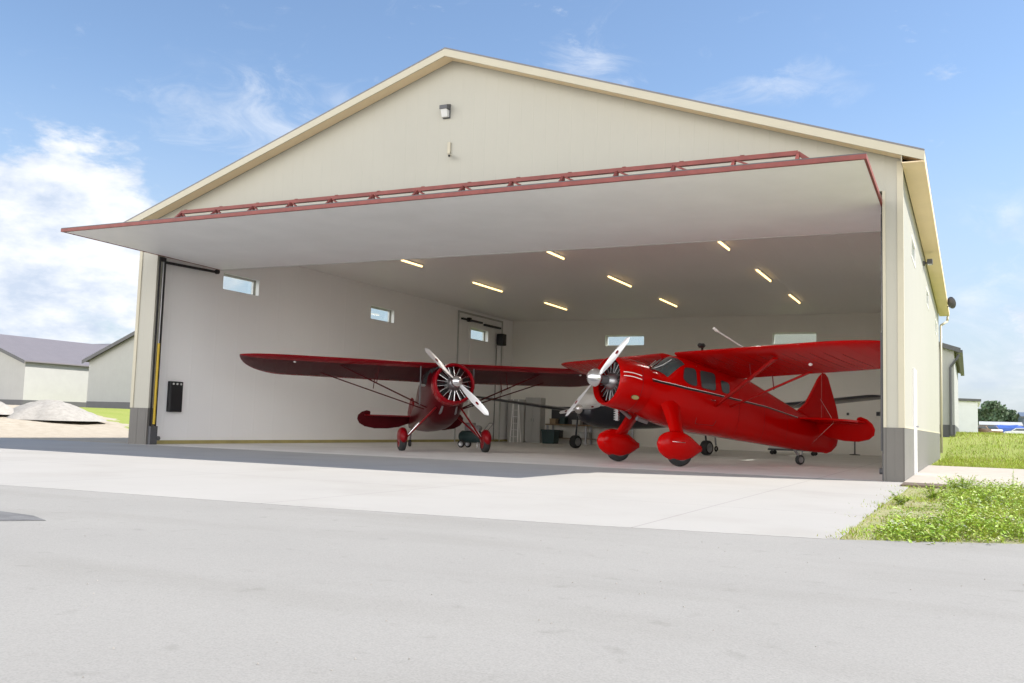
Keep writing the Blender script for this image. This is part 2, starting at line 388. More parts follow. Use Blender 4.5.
# unseen bright cloud bank added behind the camera to light the shaded front and interior
sx = N.new('ShaderNodeSeparateXYZ'); L.new(DIR, sx.inputs[0])
bk = wm('MULTIPLY', sstep(wm('MULTIPLY', sx.outputs[1], -1), .10, .45), wm('MULTIPLY', sstep(sx.outputs[2], -.02, .05), wm('SUBTRACT', 1, sstep(sx.outputs[2], .30, .58))))
bk = wm('MULTIPLY', bk, sstep(wnoise(2.6, 8, .6, off=(4,4,4), dist=.3), .36, .50))
mb_ = N.new('ShaderNodeMixRGB'); mb_.inputs[2].default_value = (21,20.4,20,1); L.new(bk, mb_.inputs[0]); L.new(mx.outputs[0], mb_.inputs[1])
L.new(mb_.outputs[0], bg.inputs['Color'])

sl = bpy.data.lights.new('sun', 'SUN'); sl.energy = 2.75; sl.angle = R(.53); sl.color = (1, .945, .87)
so = bpy.data.objects.new('sun', sl); C.objects.link(so); so.rotation_euler = (-SUN).to_track_quat('-Z', 'Y').to_euler()
scene.view_settings.view_transform = 'Standard'; scene.view_settings.look = 'None'
scene.view_settings.gamma = 1; scene.view_settings.use_curve_mapping = False
scene.view_settings.exposure = 1.58
cy_ = scene.cycles
cy_.max_bounces = 10; cy_.diffuse_bounces = 7; cy_.glossy_bounces = 4; cy_.transmission_bounces = 6; cy_.transparent_max_bounces = 8
cy_.use_denoising = True; cy_.sample_clamp_indirect = 10

# ------------------------------------------------------------------ ground
def rise(x, y):
    d = max(y - 26, -x - 31, 0 if y < 0 else x - 60, 0)
    t = min(d/20, 1); return 1.15*t*t*(3 - 2*t)
def grid(name, xs, ys, zf, m, label=None):
    b = MB(); nx = len(xs)
    vs = [(x, y, zf(x, y)) for y in ys for x in xs]
    fs = [(j*nx+i, j*nx+i+1, (j+1)*nx+i+1, (j+1)*nx+i) for j in range(len(ys)-1) for i in range(nx-1)]
    b.add(vs, fs); o = b.build(name, m, smooth=True, fix=False); o['kind'] = 'structure'; return o
xs = [-3000,-1500,-700,-300,-150,-110] + [-90 + 2.5*i for i in range(73)] + [120,200,400,1000,3000]
ys = [-3000,-1000,-300,-100,-50,-25,-15] + [-10 + 2.5*i for i in range(52)] + [140,200,400,900,1800,3000]
def tz(x, y): return rise(x, y) - .035
grid('ground', xs, ys, tz, M['terrain'])
W, D, E_, RZ, H, HZ, PR, PL, WH = 19.49, 23.36, 5.99, 9.45, 5.93, 5.40, .343, .643, .982
def slab(name, poly, z, m, t=.02):
    b = MB(); b.prism([(x, y, z) for x, y in poly], (0, 0, -t)); o = b.build(name, m); o['kind'] = 'structure'; return o
# road edge along the apron bends slightly, as poured
edge = [(-400,-13.5),(-60,-13.2),(-25,-12.6),(-12,-11.9),(-7.6,-11.5),(-4.5,-11.3),(-2,-11.0),(0,-10.62),(.25,-10.5),(1.6,-9.75),(6,-8.2),(40,-5.5),(400,-5)]
slab('road', [(-400,-300),(400,-300)] + edge[::-1], -.004, M['road'], .05)
ae = [p for p in edge if -30 < p[0] <= 0.2]
slab('concrete_apron', [(-27,-12.65)] + ae + [(.12,-10.5),(.10,-7),(.16,-3),(.14,-.02),(-W,-.02),(-27,-.3)], -.001, M['apron'], .05)
slab('hangar_floor', [(-W+.02, -.02),(-.02,-.02),(-.02,D-.02),(-W+.02,D-.02)], .0, M['floor'], .04)
slab('pavement', [(.02,-.55),(1.15,-.55),(1.15,-.85),(6,-1.2),(6,10.9),(.02,10.9)], .03, M['walk'], .07)
slab('yard_strip', [(-45,-12.9),(-27,-12.65),(-27,-.3),(-45,-.3)], -.006, M['apron'], .03)
vm = mat('verge_soil', (.33,.29,.17), .95, var=.2, vscale=7, bump=.8, bscale=30, alt=(.20,.24,.07))
b = MB(); b.prism([(x, y, -.012) for x, y in [(.10,-10.45),(.14,-3),(.14,-1.45),(1.1,-1.3),(1.2,-.9),(6,-1.25),(6,-8.15),(1.6,-9.7),(.25,-10.42)]], (0,0,-.05)); o = b.build('verge_soil', vm); o['kind'] = 'structure'
# dark tar patch in the road at far left
b = MB(); pts = [(-6.9,-13.1),(-6.2,-13.35),(-5.6,-13.42),(-5.25,-13.58),(-5.5,-13.85),(-6.0,-14.15),(-6.6,-14.3),(-7.3,-13.9)]
b.prism([(x, y, .0005) for x, y in pts], (0,0,-.003)); o = b.build('road_patch', M['patch']); o['kind'] = 'structure'
b = MB()
b.prism([(x, y, .028) for x, y in [(.03,-1.5),(1.1,-1.35),(1.15,-.56),(.03,-.56)]], (0,0,-.05)); o = b.build('mulch_bed', M['mulch']); o['kind'] = 'structure'

# ------------------------------------------------------------------ hangar
hg = empty('aircraft_hangar', (0, 0, 0), 'large cream metal hangar with grey wainscot and its canopy door swung wide open', 'hangar')
def holed_wall(b, axis, a0, a1, u0, u1, z0, z1, holes, mi=0):
    """axis 'x': wall lies in a YZ plane between x=a0..a1; 'y': in an XZ plane. holes: (u0,u1,z0,z1)"""
    us = sorted({u0, u1, *[h[0] for h in holes], *[h[1] for h in holes]}); zs = sorted({z0, z1, *[h[2] for h in holes], *[h[3] for h in holes]})
    P = (lambda a, u, z: (a, u, z)) if axis == 'x' else (lambda a, u, z: (u, a, z))
    full = {}
    for i in range(len(us)-1):
        for j in range(len(zs)-1):
            cu, cz = (us[i]+us[i+1])/2, (zs[j]+zs[j+1])/2
            full[i, j] = not any(h[0] < cu < h[1] and h[2] < cz < h[3] for h in holes)
    for (i, j), k in full.items():
        if not k: continue
        U0, U1, Z0, Z1 = us[i], us[i+1], zs[j], zs[j+1]
        for a in (a0, a1): b.add([P(a,U0,Z0),P(a,U1,Z0),P(a,U1,Z1),P(a,U0,Z1)], [(0,1,2,3)], mi)
        if not full.get((i-1, j)): b.add([P(a0,U0,Z0),P(a1,U0,Z0),P(a1,U0,Z1),P(a0,U0,Z1)], [(0,1,2,3)], mi)
        if not full.get((i+1, j)): b.add([P(a0,U1,Z0),P(a1,U1,Z0),P(a1,U1,Z1),P(a0,U1,Z1)], [(0,1,2,3)], mi)
        if not full.get((i, j-1)): b.add([P(a0,U0,Z0),P(a1,U0,Z0),P(a1,U1,Z0),P(a0,U1,Z0)], [(0,1,2,3)], mi)
        if not full.get((i, j+1)): b.add([P(a0,U0,Z1),P(a1,U0,Z1),P(a1,U1,Z1),P(a0,U1,Z1)], [(0,1,2,3)], mi)
WZ = (4.66, 5.16)
side_win = [(2.95, 4.55), (10.8, 12.4), (18.75, 20.45)]
back_win = [(-14.35, -12.45), (-6.6, -4.75)]
T = .13
for s, X0, X1, XI in ((1, 0, -T, -2*T), (-1, -W, -W+T, -W+2*T)):
    holes = [(a, c, *WZ) for a, c in side_win]
    b = MB(); holed_wall(b, 'x', X0, X1, .26, D, 0, H+.03, holes); b.build('outer_wall', M['cream_y'], hg, fix=True)
    b = MB(); holed_wall(b, 'x', X1, XI, .26, D-T, 0, H, holes); b.build('inner_wall', M['in_y'], hg)
    x0, x1 = (0, .012) if s > 0 else (-W-.012, -W)
    for y0, y1 in (((.012, 3.18), (4.22, D+.012)) if s > 0 else ((.012, D+.012),)):
        b = MB(); b.box(x0, y0, -.02, x1, y1, WH); b.build('wainscot', M['waint'], hg)
        b = MB(); b.box(x0 - (.006 if s < 0 else 0), y0, WH, x1 + (.006 if s > 0 else 0), y1, WH+.035); b.build('wainscot_cap', M['cream_trim'], hg)
holes = [(a, c, *WZ) for a, c in back_win]
b = MB(); holed_wall(b, 'y', D-T, D, -W+T, -T, 0, H+.03, holes)
b.prism([(-W, D, H+.03), (0, D, H+.03), (-W/2, D, RZ-.2)], (0, -T, 0)); b.build('outer_wall', M['cream_x'], hg)
b = MB(); holed_wall(b, 'y', D-2*T, D-T, -W+2*T, -2*T, 0, H, holes); b.build('inner_wall', M['in_x'], hg)
b = MB(); b.box(-W, D, -.02, 0, D+.012, WH); b.build('wainscot', M['waint_x'], hg)
# windows: frame + pane, set in the outer skin
def window(axis, a_out, a_in, u0, u1, z0, z1):
    f = MB(); t = .045; a, c = sorted((a_out, a_in))
    def bx(b, U0, U1, Z0, Z1, A0=a, A1=c):
        if axis == 'x': b.box(A0, U0, Z0, A1, U1, Z1)
        else: b.box(U0, A0, Z0, U1, A1, Z1)
    bx(f, u0, u1, z0, z0+t); bx(f, u0, u1, z1-t, z1); bx(f, u0, u0+t, z0+t, z1-t); bx(f, u1-t, u1, z0+t, z1-t)
    um = (u0+u1)/2; 
    o = f.build('window', M['white'], hg)
    p = MB(); mid = (a+c)/2; bx(p, u0+t, u1-t, z0+t, z1-t, mid-.004, mid+.004); p.build('pane', M['pane'], o)
for a, c in side_win: window('x', .012, -.06, a, c, *WZ); window('x', -W-.012, -W+.06, a, c, *WZ)
for a, c in back_win: window('y', D+.012, D-.06, a, c, *WZ)
# front gable with the door opening
gt = RZ - .14
poly = [(-W,0,0),(-W,0,E_-.01),(-W/2,0,gt),(0,0,E_-.01),(0,0,0),(-PR,0,0),(-PR,0,HZ),(-W+PL,0,HZ),(-W+PL,0,0)]
b = MB(); b.prism(poly, (0, .26, 0)); b.build('gable_wall', M['cream_x'], hg)
b = MB(); b.box(-PR-.004, -.012, -.02, .012, .0, WH); b.box(-PR-.006, 0, -.02, -PR, .262, WH); b.box(0, 0, -.02, .012, .012, WH); b.build('wainscot', M['waint_x'], hg); b = MB()
b.box(-W-.012, -.012, -.02, -W+PL+.004, .0, WH); b.box(-W+PL, 0, -.02, -W+PL+.006, .262, WH); b.box(-W-.012, 0, -.02, -W, .012, WH); b.build('wainscot', M['waint_x'], hg)
b = MB(); b.box(-.09, -.022, WH, .016, -.001, E_-.05); b.box(.001, -.001, WH, .016, .09, E_-.05); b.build('corner_trim', M['cream_trim'], hg); b = MB()
b.box(-W-.016, -.022, WH, -W+.09, -.001, E_-.05); b.build('corner_trim', M['cream_trim'], hg); b = MB(); b.box(-PR-.003, -.018, WH, -PR+.05, -.001, HZ); b.build('corner_trim', M['cream_trim'], hg)
# roof: two slabs, fascias, soffits
OV = .40; SL = (RZ-E_)/(W/2+OV)
b = MB()
for s in (0, 1):
    xe = OV if s == 0 else -W-OV; q = [(xe, -OV, E_), (-W/2, -OV, RZ), (-W/2, -OV, RZ+.035), (xe, -OV, E_+.035)]
    b.prism(q, (0, D+2*OV, 0))
b.build('roof', M['roof'], hg)
for s in (0, 1):   # rake fascia, front and back
    xe = OV if s == 0 else -W-OV
    for y, dy in ((-OV, .03), (D+OV-.03, .03)):
        b = MB(); b.prism([(xe, y, E_-.17), (-W/2, y, RZ-.17), (-W/2, y, RZ-.002), (xe, y, E_-.002)], (0, dy, 0)); b.build('rake_fascia', M['cream_trim'], hg)
for x0, x1 in ((OV-.03, OV+.0), (-W-OV, -W-OV+.03)):
    b = MB(); b.box(x0, -OV+.03, E_-.19, x1, D+OV-.03, E_-.012); b.build('eave_fascia', M['tan_trim'], hg)
for s in (0, 1):
    xe = OV-.03 if s == 0 else -W-OV+.03; zf = E_+.03*SL
    for y in (-OV+.03, D+.014):
        b = MB(); b.prism([(xe, y, zf-.15), (-W/2, y, RZ-.15), (-W/2, y, RZ-.135), (xe, y, zf-.135)], (0, OV-.045, 0)); b.build('soffit', M['tan_trim'], hg)
for x0, x1 in ((.018, OV-.03), (-W-OV+.03, -W-.018)):
    b = MB(); b.box(x0, -OV+.03, E_-.185, x1, D+OV-.03, E_-.165); b.build('soffit', M['tan_trim'], hg)
    b = MB(); xi = x0 if x0 > 0 else x1; b.box(xi-.015, -OV+.03, E_-.165, xi, -.023, E_-.005); b.build('soffit_return', M['cream_trim'], hg)
b = MB()   # gutter and downspout at the far right corner
b.path([(OV-.06, D+.25, E_-.22), (OV-.08, D+.2, E_-.42), (.08, D-.1, E_-.62), (.07, D-.1, .2)], .045)
b.build('downspout', M['cream_trim'], hg, smooth=True)
b = MB(); b.box(-W+2*T, .26, H, -2*T, D-2*T, H+.03); b.build('ceiling', M['in_c'], hg)
b = MB(); b.box(-W+2*T, .262, 0, -W+2*T+.03, D-2*T, .10); b.build('base_board', M['olive'], hg)
# white personnel door in the right wall
b = MB(); b.box(.0, 3.18, 0.03, .03, 3.27, 2.2); b.box(0, 4.13, .03, .03, 4.22, 2.2); b.box(0, 3.18, 2.2, .03, 4.22, 2.29)
dr = b.build('side_door', M['white'], hg)
b = MB(); b.box(-.01, 3.27, .04, .018, 4.13, 2.2); b.build('door_leaf', M['white'], dr)
b = MB(); b.tube((.018, 4.02, 1.05), (.07, 4.02, 1.05), .02); b.tube((.07, 4.04, 1.05), (.07, 3.92, 1.05), .012); b.build('handle', M['steel'], dr)
# small side hatch door framed in the back of the left wall
sd = MB(); x = -W+2*T
sd.box(x, 17.5, 5.72, x+.05, 21.9, 5.80); sd.box(x, 17.5, 0, x+.05, 17.56, 5.72); sd.box(x, 21.84, 0, x+.05, 21.9, 5.72)
so_ = sd.build('hatch_frame', M['cab'], hg)
b = MB(); b.box(x+.05, 17.7, 5.42, x+.16, 19.6, 5.50); b.box(x+.05, 19.85, 5.36, x+.16, 21.5, 5.45); b.box(x+.05, 18.25, 5.38, x+.2, 18.42, 5.56); b.build('header_rail', M['black'], so_)
b = MB(); b.bar((x+.08, 18.45, 5.38), (x+.35, 18.2, .05), .05, .05); b.build('guide_post', M['white'], so_); b = MB(); b.bar((x+.06, 21.25, 4.6), (x+.06, 21.2, .05), .03, .03, mi=1); b.build('guide_post', [M['white'], M['dk_trim']], so_); b = MB(); b.bar((x+.07, 21.95, 5.1), (x+.07, 21.95, 4.0), .05, .03); b.build('guide_post', [M['white'], M['dk_trim']], so_)

# canopy door: one stiff panel lying level, 3 m outside and 2.4 m inside
YO, ZO, YI, ZI = -3.08, 5.20, 2.41, 5.13; XA, XB = -W+PL+.03, -PR-.02
door = MB(); nx, ny = 40, 10; th = .085
def dz(y): return ZO + (ZI-ZO)*(y-YO)/(YI-YO)
rg = random.Random(4); sag = {}
for j in range(ny+1):
    for i in range(nx+1):
        u = i/nx; v = j/ny
        e = min(u, 1-u, v, 1-v)
        sag[i, j] = -.012*math.sin(u*math.pi*8)**2*math.sin(v*math.pi*2)**2 - (rg.random()*.010 if e > 0 else 0)
vs = [(XA+(XB-XA)*i/nx, YO+.06+(YI-.06-YO-.06)*j/ny, dz(YO+(YI-YO)*j/ny)+sag[i, j]) for j in range(ny+1) for i in range(nx+1)]
fs = [(j*(nx+1)+i, j*(nx+1)+i+1, (j+1)*(nx+1)+i+1, (j+1)*(nx+1)+i) for j in range(ny) for i in range(nx)]
door.add(vs, fs)
door_o = door.build('canopy_door', M['door_skin'], hg, smooth=True)
door_o['label'] = 'wide one-piece door swung up level with white insulated underside'
b = MB(); b.prism([(XA, YO+.06, dz(YO)+th), (XA, YI-.06, dz(YI)+th), (XA, YI-.06, dz(YI)+th-.05), (XA, YO+.06, dz(YO)+th-.05)], (XB-XA, 0, 0)); b.build('outer_skin', M['cream_x'], door_o)
b = MB(); b.box(XA-.02, YO, ZO-.012, XB+.02, YO+.06, ZO+.065); b.box(XA-.02, YO+.01, ZO+.065, XB+.02, YO+.055, ZO+.085, mi=1)
b.build('edge_beam', [M['red_steel'], M['dk_trim']], door_o)
b = MB(); b.box(XA, YI-.06, ZI-.01, XB, YI, ZI+.10); b.build('inner_edge_beam', M['offwhite'], door_o)
for x0, x1 in ((XA-.02, XA+.02), (XB-.02, XB+.02)):
    b = MB(); b.prism([(x0, YO+.06, ZO-.01), (x0, YI-.06, ZI-.01), (x0, YI-.06, ZI+.07), (x0, YO+.06, ZO+.07)], (x1-x0, 0, 0))
    b.build('side_beam', M['red_steel'], door_o)
b = MB(); zt = 6.10; yt = -.62; xl, xr = -17.4, -1.78
b.box(xl, yt-.05, zt-.04, xr, yt+.05, zt+.045)
b.bar((xr, yt, zt), (xr+.85, yt-.1, 5.42), .07, .08); b.bar((xl, yt, zt), (xl-.85, yt-.1, 5.42), .07, .08)
nb = 13
for i in range(nb+1):
    X = xl + (xr-xl)*i/nb
    b.bar((X, yt, zt), (X, yt-.75, 5.40), .05, .05); b.bar((X, yt, zt), (X, yt-.05, 5.4), .05, .05)
    if i < nb: b.bar((X, yt, zt-.01), (X+(xr-xl)/nb, yt-.75, 5.42), .035, .035)
b.bar((xl-.85, yt-.75, 5.42), (xr+.85, yt-.75, 5.42), .07, .07)
b.build('truss', M['red_steel'], door_o)
for i in range(0, nb, 1):
    X = xl + .12 + (xr-xl)*i/nb; b = MB(); b.box(X, yt-.06, zt+.046, X+.08, yt+.03, zt+.056); b.build('truss_bracket', M['red_steel'], door_o)
# jamb rails with the yellow hydraulic cylinder
for s, X in ((1, XA-.02), (-1, XB+.02)):
    b = MB(); i = 1 if s > 0 else -1
    b.box(min(X, X+.03*i), .06, 0, max(X, X+.03*i), .10, 5.12); b.box(min(X, X+.03*i), .24, 0, max(X, X+.03*i), .28, 5.12); b.box(min(X, X+.03*i), .12, 5.0, max(X, X+.03*i), .26, 5.12)
    rail = b.build('jamb_rail', M['black'], hg)
    b = MB(); b.tube((X+.03*i, .19, .55), (X+.03*i, .19, 2.75), .036); b.build('hydraulic_cylinder', M['yellow'] if s > 0 else M['dk_trim'], rail, smooth=True, angle=40)
    b = MB(); b.tube((X+.03*i, .19, 2.75), (X+.03*i, .19, 5.0), .02); b.build('piston_rod', M['steel'], rail, smooth=True, angle=40)
    b = MB(); b.bevbox(X-.03, .04, 0, X+.08 if i > 0 else X+.03, .30, .5, .01); b.tube((X+.0*i, .33, .17), (X+.10*i, .33, .17), .06); b.build('rail_foot', M['dk_trim'], rail)
    b = MB(); b.bar((X-.12*i, .1, 5.02), (X-.12*i, 2.42, 5.07), .05, .07); b.tube((X-.14*i, 2.36, 5.08), (X-.05*i, 2.36, 5.08), .07); b.build('guide_arm', M['black'], rail)

# ------------------------------------------------------------------ ceiling lights (9)
def make_light(Lg):
    r = empty('ceiling_light', (0,0,0), 'x', 'ceiling light', 'fluorescent lights on the hangar ceiling')
    b = MB(); b.box(-.05, -Lg/2, -.04, .05, Lg/2, 0); b.build('housing', M['white'], r)
    b = MB(); b.tube((0,-Lg/2+.04,-.065),(0,Lg/2-.04,-.065),.026); b.build('lamp_tube', M['tube'], r, smooth=True, angle=40)
    la = bpy.data.lights.new('lamp_light', 'AREA'); la.shape = 'RECTANGLE'; la.size = .05; la.size_y = Lg-.1; la.energy = 10 if Lg < 2 else 1.2; la.color = (1,.94,.86)
    lo = bpy.data.objects.new('lamp_light', la); C.objects.link(lo); lo.parent = r; lo.location = (0, 0, -.10)
    return r
lx = [('left column', (-14.9,-14.9,-14.6)), ('middle column', (-9.9,-9.75,-9.7)), ('right column', (-4.9,-4.85,-4.8))]
rows = ['short light nearest the door', 'long light in the middle row', 'long light nearest the back wall']
short, long_ = make_light(1.3), make_light(2.4); used = set()
for cn, X in lx:
    for k, Y in enumerate((6.7, 12.0, 17.7)):
        src = short if k == 0 else long_
        o = src if src.name not in used else copy_tree(src)
        used.add(src.name); o.location = (X[k], Y, H)
        o['label'] = 'lit fluorescent fixture, ' + rows[k] + ', ' + cn + ' on the ceiling'

# ------------------------------------------------------------------ small fittings on the hangar
t = empty('wall_light', (-9.86, 0, 8.08), 'dark wall pack light high under the gable peak', 'wall light')
b = MB(); b.bevbox(-.10, -.03, -.16, .10, -.001, .18, .008); b.prism([(-.10,-.03,.17),(-.10,-.19,.12),(-.10,-.19,.03),(-.10,-.03,.03)], (.20,0,0)); b.build('housing', M['dk_trim'], t)
b = MB(); b.prism([(-.08,-.032,.028),(-.08,-.17,.028),(-.08,-.10,-.14),(-.08,-.032,-.14)], (.16,0,0)); b.build('lens', M['offwhite'], t)
t = empty('security_camera', (-9.75, 0, 7.12), 'small white security camera below the gable wall light', 'camera')
b = MB(); b.bevbox(-.04, -.05, -.06, .035, -.001, .22, .008); b.build('junction_box', M['cream_trim'], t)
b = MB(); b.tube((.05,-.06,-.1),(.11,-.2,-.16),.035,n=14); b.build('camera_body', M['cream_trim'], t, smooth=True, angle=40)
b = MB(); b.tube((.11,-.2,-.16),(.115,-.215,-.166),.026,n=14); b.build('lens', M['black'], t)
t = empty('wall_light', (0, 8.84, 5.5), 'small dark flood lamp on the sunlit right wall under the eave', 'wall light')
b = MB(); b.box(.001,-.06,-.06,.05,.06,.06); b.tube((.04,0,0),(.14,0,.02),.02); b.build('bracket', M['dk_trim'], t)
b = MB(); b.bevbox(.1,-.12,-.03,.24,.12,.10,.01); b.build('lamp_head', M['dk_trim'], t)
b = MB(); b.box(.12,-.10,-.042,.22,.10,-.031); b.build('lens', M['offwhite'], t)
t = empty('satellite_dish', (OV, 19.6, 5.75), 'small grey dish clamped to the far end of the right eave', 'satellite dish')
b = MB(); b.lathe([(0,.02),(.02,.09),(.06,.17),(.10,.22),(.11,.225),(.07,.17),(.03,.09),(.012,.02)], (.06,0,.05), (.6,.5,.2), 24); b.build('dish', M['dk_trim'], t, smooth=True, angle=60)
b = MB(); b.path([(.0,0,-.1),(.04,0,-.05),(.08,0,.06)], .02); b.path([(.08,0,.05),(.18,.1,.0),(.22,.14,.12)], .01); b.build('mounting_arm', M['dk_trim'], t)
x = -W+2*T
t = empty('control_box', (x, 1.24, .9), 'black upright control cabinet hung on the left interior wall', 'control box')
b = MB(); b.bevbox(.001,-.24,0,.12,.24,.86,.012); b.build('cabinet', M['black'], t)
b = MB(); b.bevbox(.121,-.22,.02,.135,.22,.72,.006); b.build('door_panel', M['black'], t)
for k in range(3):
    b = MB(); b.tube((.12,-.14+k*.14,.79),(.145,-.14+k*.14,.79),.028,n=14); b.build('push_button', M['offwhite'], t)
t = empty('loudspeaker', (x, 21.45, 4.58), 'black loudspeaker box high on the left wall beside the hatch window', 'speaker')
b = MB(); b.bevbox(.05,-.2,0,.38,.2,.55,.015); b.box(0,-.05,.2,.05,.05,.35); b.build('cabinet', M['black'], t)
b = MB(); b.tube((.38,0,.18),(.392,0,.18),.13,n=20); b.tube((.38,0,.42),(.392,0,.42),.05,n=16); b.build('speaker_cone', M['dark'], t)
for i, (X, Z) in enumerate(((-3.49, 1.69), (-2.30, 1.72))):
    t = empty('wall_socket', (X, D-2*T, Z), ['small dark socket on the back wall just above the red stabilizer', 'larger dark socket with cord by the right jamb on the back wall'][i], 'socket')
    k = .55 + .3*i
    b = MB(); b.bevbox(-.09*k,-.06,-.1*k,.09*k,0,.1*k,.01); b.build('back_box', M['dk_trim'], t)
    b = MB(); b.tube((0,-.06,0),(0,-.1,0),.05*k); b.build('plug', M['black'], t)

# ------------------------------------------------------------------ aircraft tools
def superring(x, zt, zb, hw, n, tilt=0, N_=28, wz=None):
    """cross-section across x; n is the superellipse power; wz where it is widest"""
    zc = (zt+zb)/2 if wz is None else wz
    out = []
    for i in range(N_):
        a = 2*math.pi*i/N_; c, s = math.cos(a), math.sin(a)
        y = hw*abs(c)**(2/n)*(1 if c >= 0 else -1)
        hh = (zt-zc) if s >= 0 else (zc-zb)
        z = zc + hh*abs(s)**(2/n)*(1 if s >= 0 else -1)
        out.append((x - (z-zc)*tilt, y, z))
    return out
def interp_sections(secs, k=4):
    """secs: (x, zt, zb, hw, n) -> Catmull-Rom refinement"""
    out = []
    for i in range(len(secs)-1):
        p0 = secs[max(i-1, 0)]; p1 = secs[i]; p2 = secs[i+1]; p3 = secs[min(i+2, len(secs)-1)]
        for j in range(k):
            t = j/k; row = []
            for a, b_, c, d in zip(p0, p1, p2, p3):
                m1 = (c-a)/2; m2 = (d-b_)/2
                row.append((2*t**3-3*t**2+1)*b_ + (t**3-2*t**2+t)*m1 + (-2*t**3+3*t**2)*c + (t**3-t**2)*m2)
            row[0] = p1[0] + (p2[0]-p1[0])*t
            out.append(tuple(row))
    out.append(secs[-1]); return out
def side_y(secs, x, z):
    for i in range(len(secs)-1):
        a, b_ = secs[i], secs[i+1]
        if b_[0] <= x <= a[0]:
            t = (a[0]-x)/(a[0]-b_[0]); s = [p + (q-p)*t for p, q in zip(a, b_)]
            zc = (s[1]+s[2])/2; hh = (s[1]-s[2])/2; k = min(abs(z-zc)/hh, .999)
            return s[3]*(1-k**s[4])**(1/s[4])
    return .3
def rounded(poly, r=.05, k=4):
    out = []; n = len(poly)
    for i in range(n):
        p, a, b_ = Vector(poly[i]), Vector(poly[i-1]), Vector(poly[(i+1) % n])
        u = (a-p).normalized()*min(r, (a-p).length/2.2); v = (b_-p).normalized()*min(r, (b_-p).length/2.2)
        for j in range(k+1):
            t = j/k; out.append(tuple(p + u*(1-t)**2 + v*t**2))
    return out
def side_patch(secs, poly, side, off=.006, mi=0, b=None, edge=.012):
    """closed panel lying on the fuselage side: poly of (x,z)"""
    b = b or MB(); n = len(poly); cxm = sum(p[0] for p in poly)/n; czm = sum(p[1] for p in poly)/n
    rings = [1, .66, .33]; vs = []
    for q in rings:
        for (px, pz) in poly:
            x, z = cxm+(px-cxm)*q, czm+(pz-czm)*q; vs.append((x, side*(side_y(secs, x, z)+off), z))
    vs.append((cxm, side*(side_y(secs, cxm, czm)+off), czm))
    for (px, pz) in poly: vs.append((px, side*(side_y(secs, px, pz)+off-edge), pz))
    fs = []
    for r_ in range(2):
        for i in range(n): j = (i+1) % n; fs.append((r_*n+i, r_*n+j, (r_+1)*n+j, (r_+1)*n+i))
    for i in range(n): fs.append((2*n+i, 2*n+(i+1) % n, 3*n)); fs.append((i, (i+1) % n, 3*n+1+(i+1) % n, 3*n+1+i))
    return b.add(vs, fs, mi)
def airfoil(n=12):
    up, lo = [], []
    for i in range(n+1):
        t = .5*(1-math.cos(math.pi*i/n))
        y = 5*(.2969*math.sqrt(t)-.126*t-.3516*t*t+.2843*t**3-.1036*t**4)
        c = .045*4*t*(1-t)
        up.append((t, c+y)); lo.append((t, c-y*.75))
    return up + lo[-2:0:-1]
AF = airfoil()
def wing_mesh(st, mi=0):
    """st: (y, xLE, chord, z, thickness, incidence)"""
    b = MB(); rings = []
    for y, xl_, ch, z, t, inc in st:
        c, s = math.cos(inc), math.sin(inc); rg_ = []
        for (u, w_) in AF:
            X = -u*ch; Z = w_*t*ch if True else 0
            rg_.append((xl_ + X*c - Z*s*0, y, z + X*s + Z*c))
        rings.append(rg_)
    b.loft(rings, mi=mi); n = len(AF)
    for k in range((len(rings)-1)*n):
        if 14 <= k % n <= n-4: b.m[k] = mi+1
    return b
def wing_stations(side, root_y, half, xle, ch_r, ch_t, z_r, z_t, inc, sweep=0, t=.12, round_=.9):
    out = []; n = 22
    for i in range(n+1):
        u = i/n
        y = root_y + (half-root_y)*math.sin(u*math.pi/2)**.9
        k = (y-root_y)/(half-root_y)
        ch = ch_r + (ch_t-ch_r)*k; xl_ = xle - sweep*k
        d = half - y
        if d < round_:
            q = max(d/round_, 0); s = math.sqrt(max(1-(1-q)**2, .0009))
            xl_ -= ch*(1-s)*.42; ch *= s
        out.append((side*y, xl_, ch, z_r + (z_t-z_r)*k, t, inc))
    return out
def flat_part(poly, c, half_t, axis='y'):
    """plate with bevelled rim: poly in 2-D -> (x,z) for axis y"""
    b = MB(); n = len(poly); mx_ = sum(p[0] for p in poly)/n; mz = sum(p[1] for p in poly)/n
    inn = [(mx_+(p[0]-mx_)*.86, mz+(p[1]-mz)*.86) for p in poly]
    V = lambda p, o: (p[0], c+o, p[1]) if axis == 'y' else (p[0], p[1], c+o)
    vs = [V(p, half_t) for p in inn] + [V(p, 0) for p in poly] + [V(p, -half_t) for p in inn]
    fs = [tuple(range(n)), tuple(reversed(range(2*n, 3*n)))]
    for i in range(n):
        j = (i+1) % n; fs += [(i, i+n, j+n, j), (i+n, i+2*n, j+2*n, j+n)]
    return b.add(vs, fs)
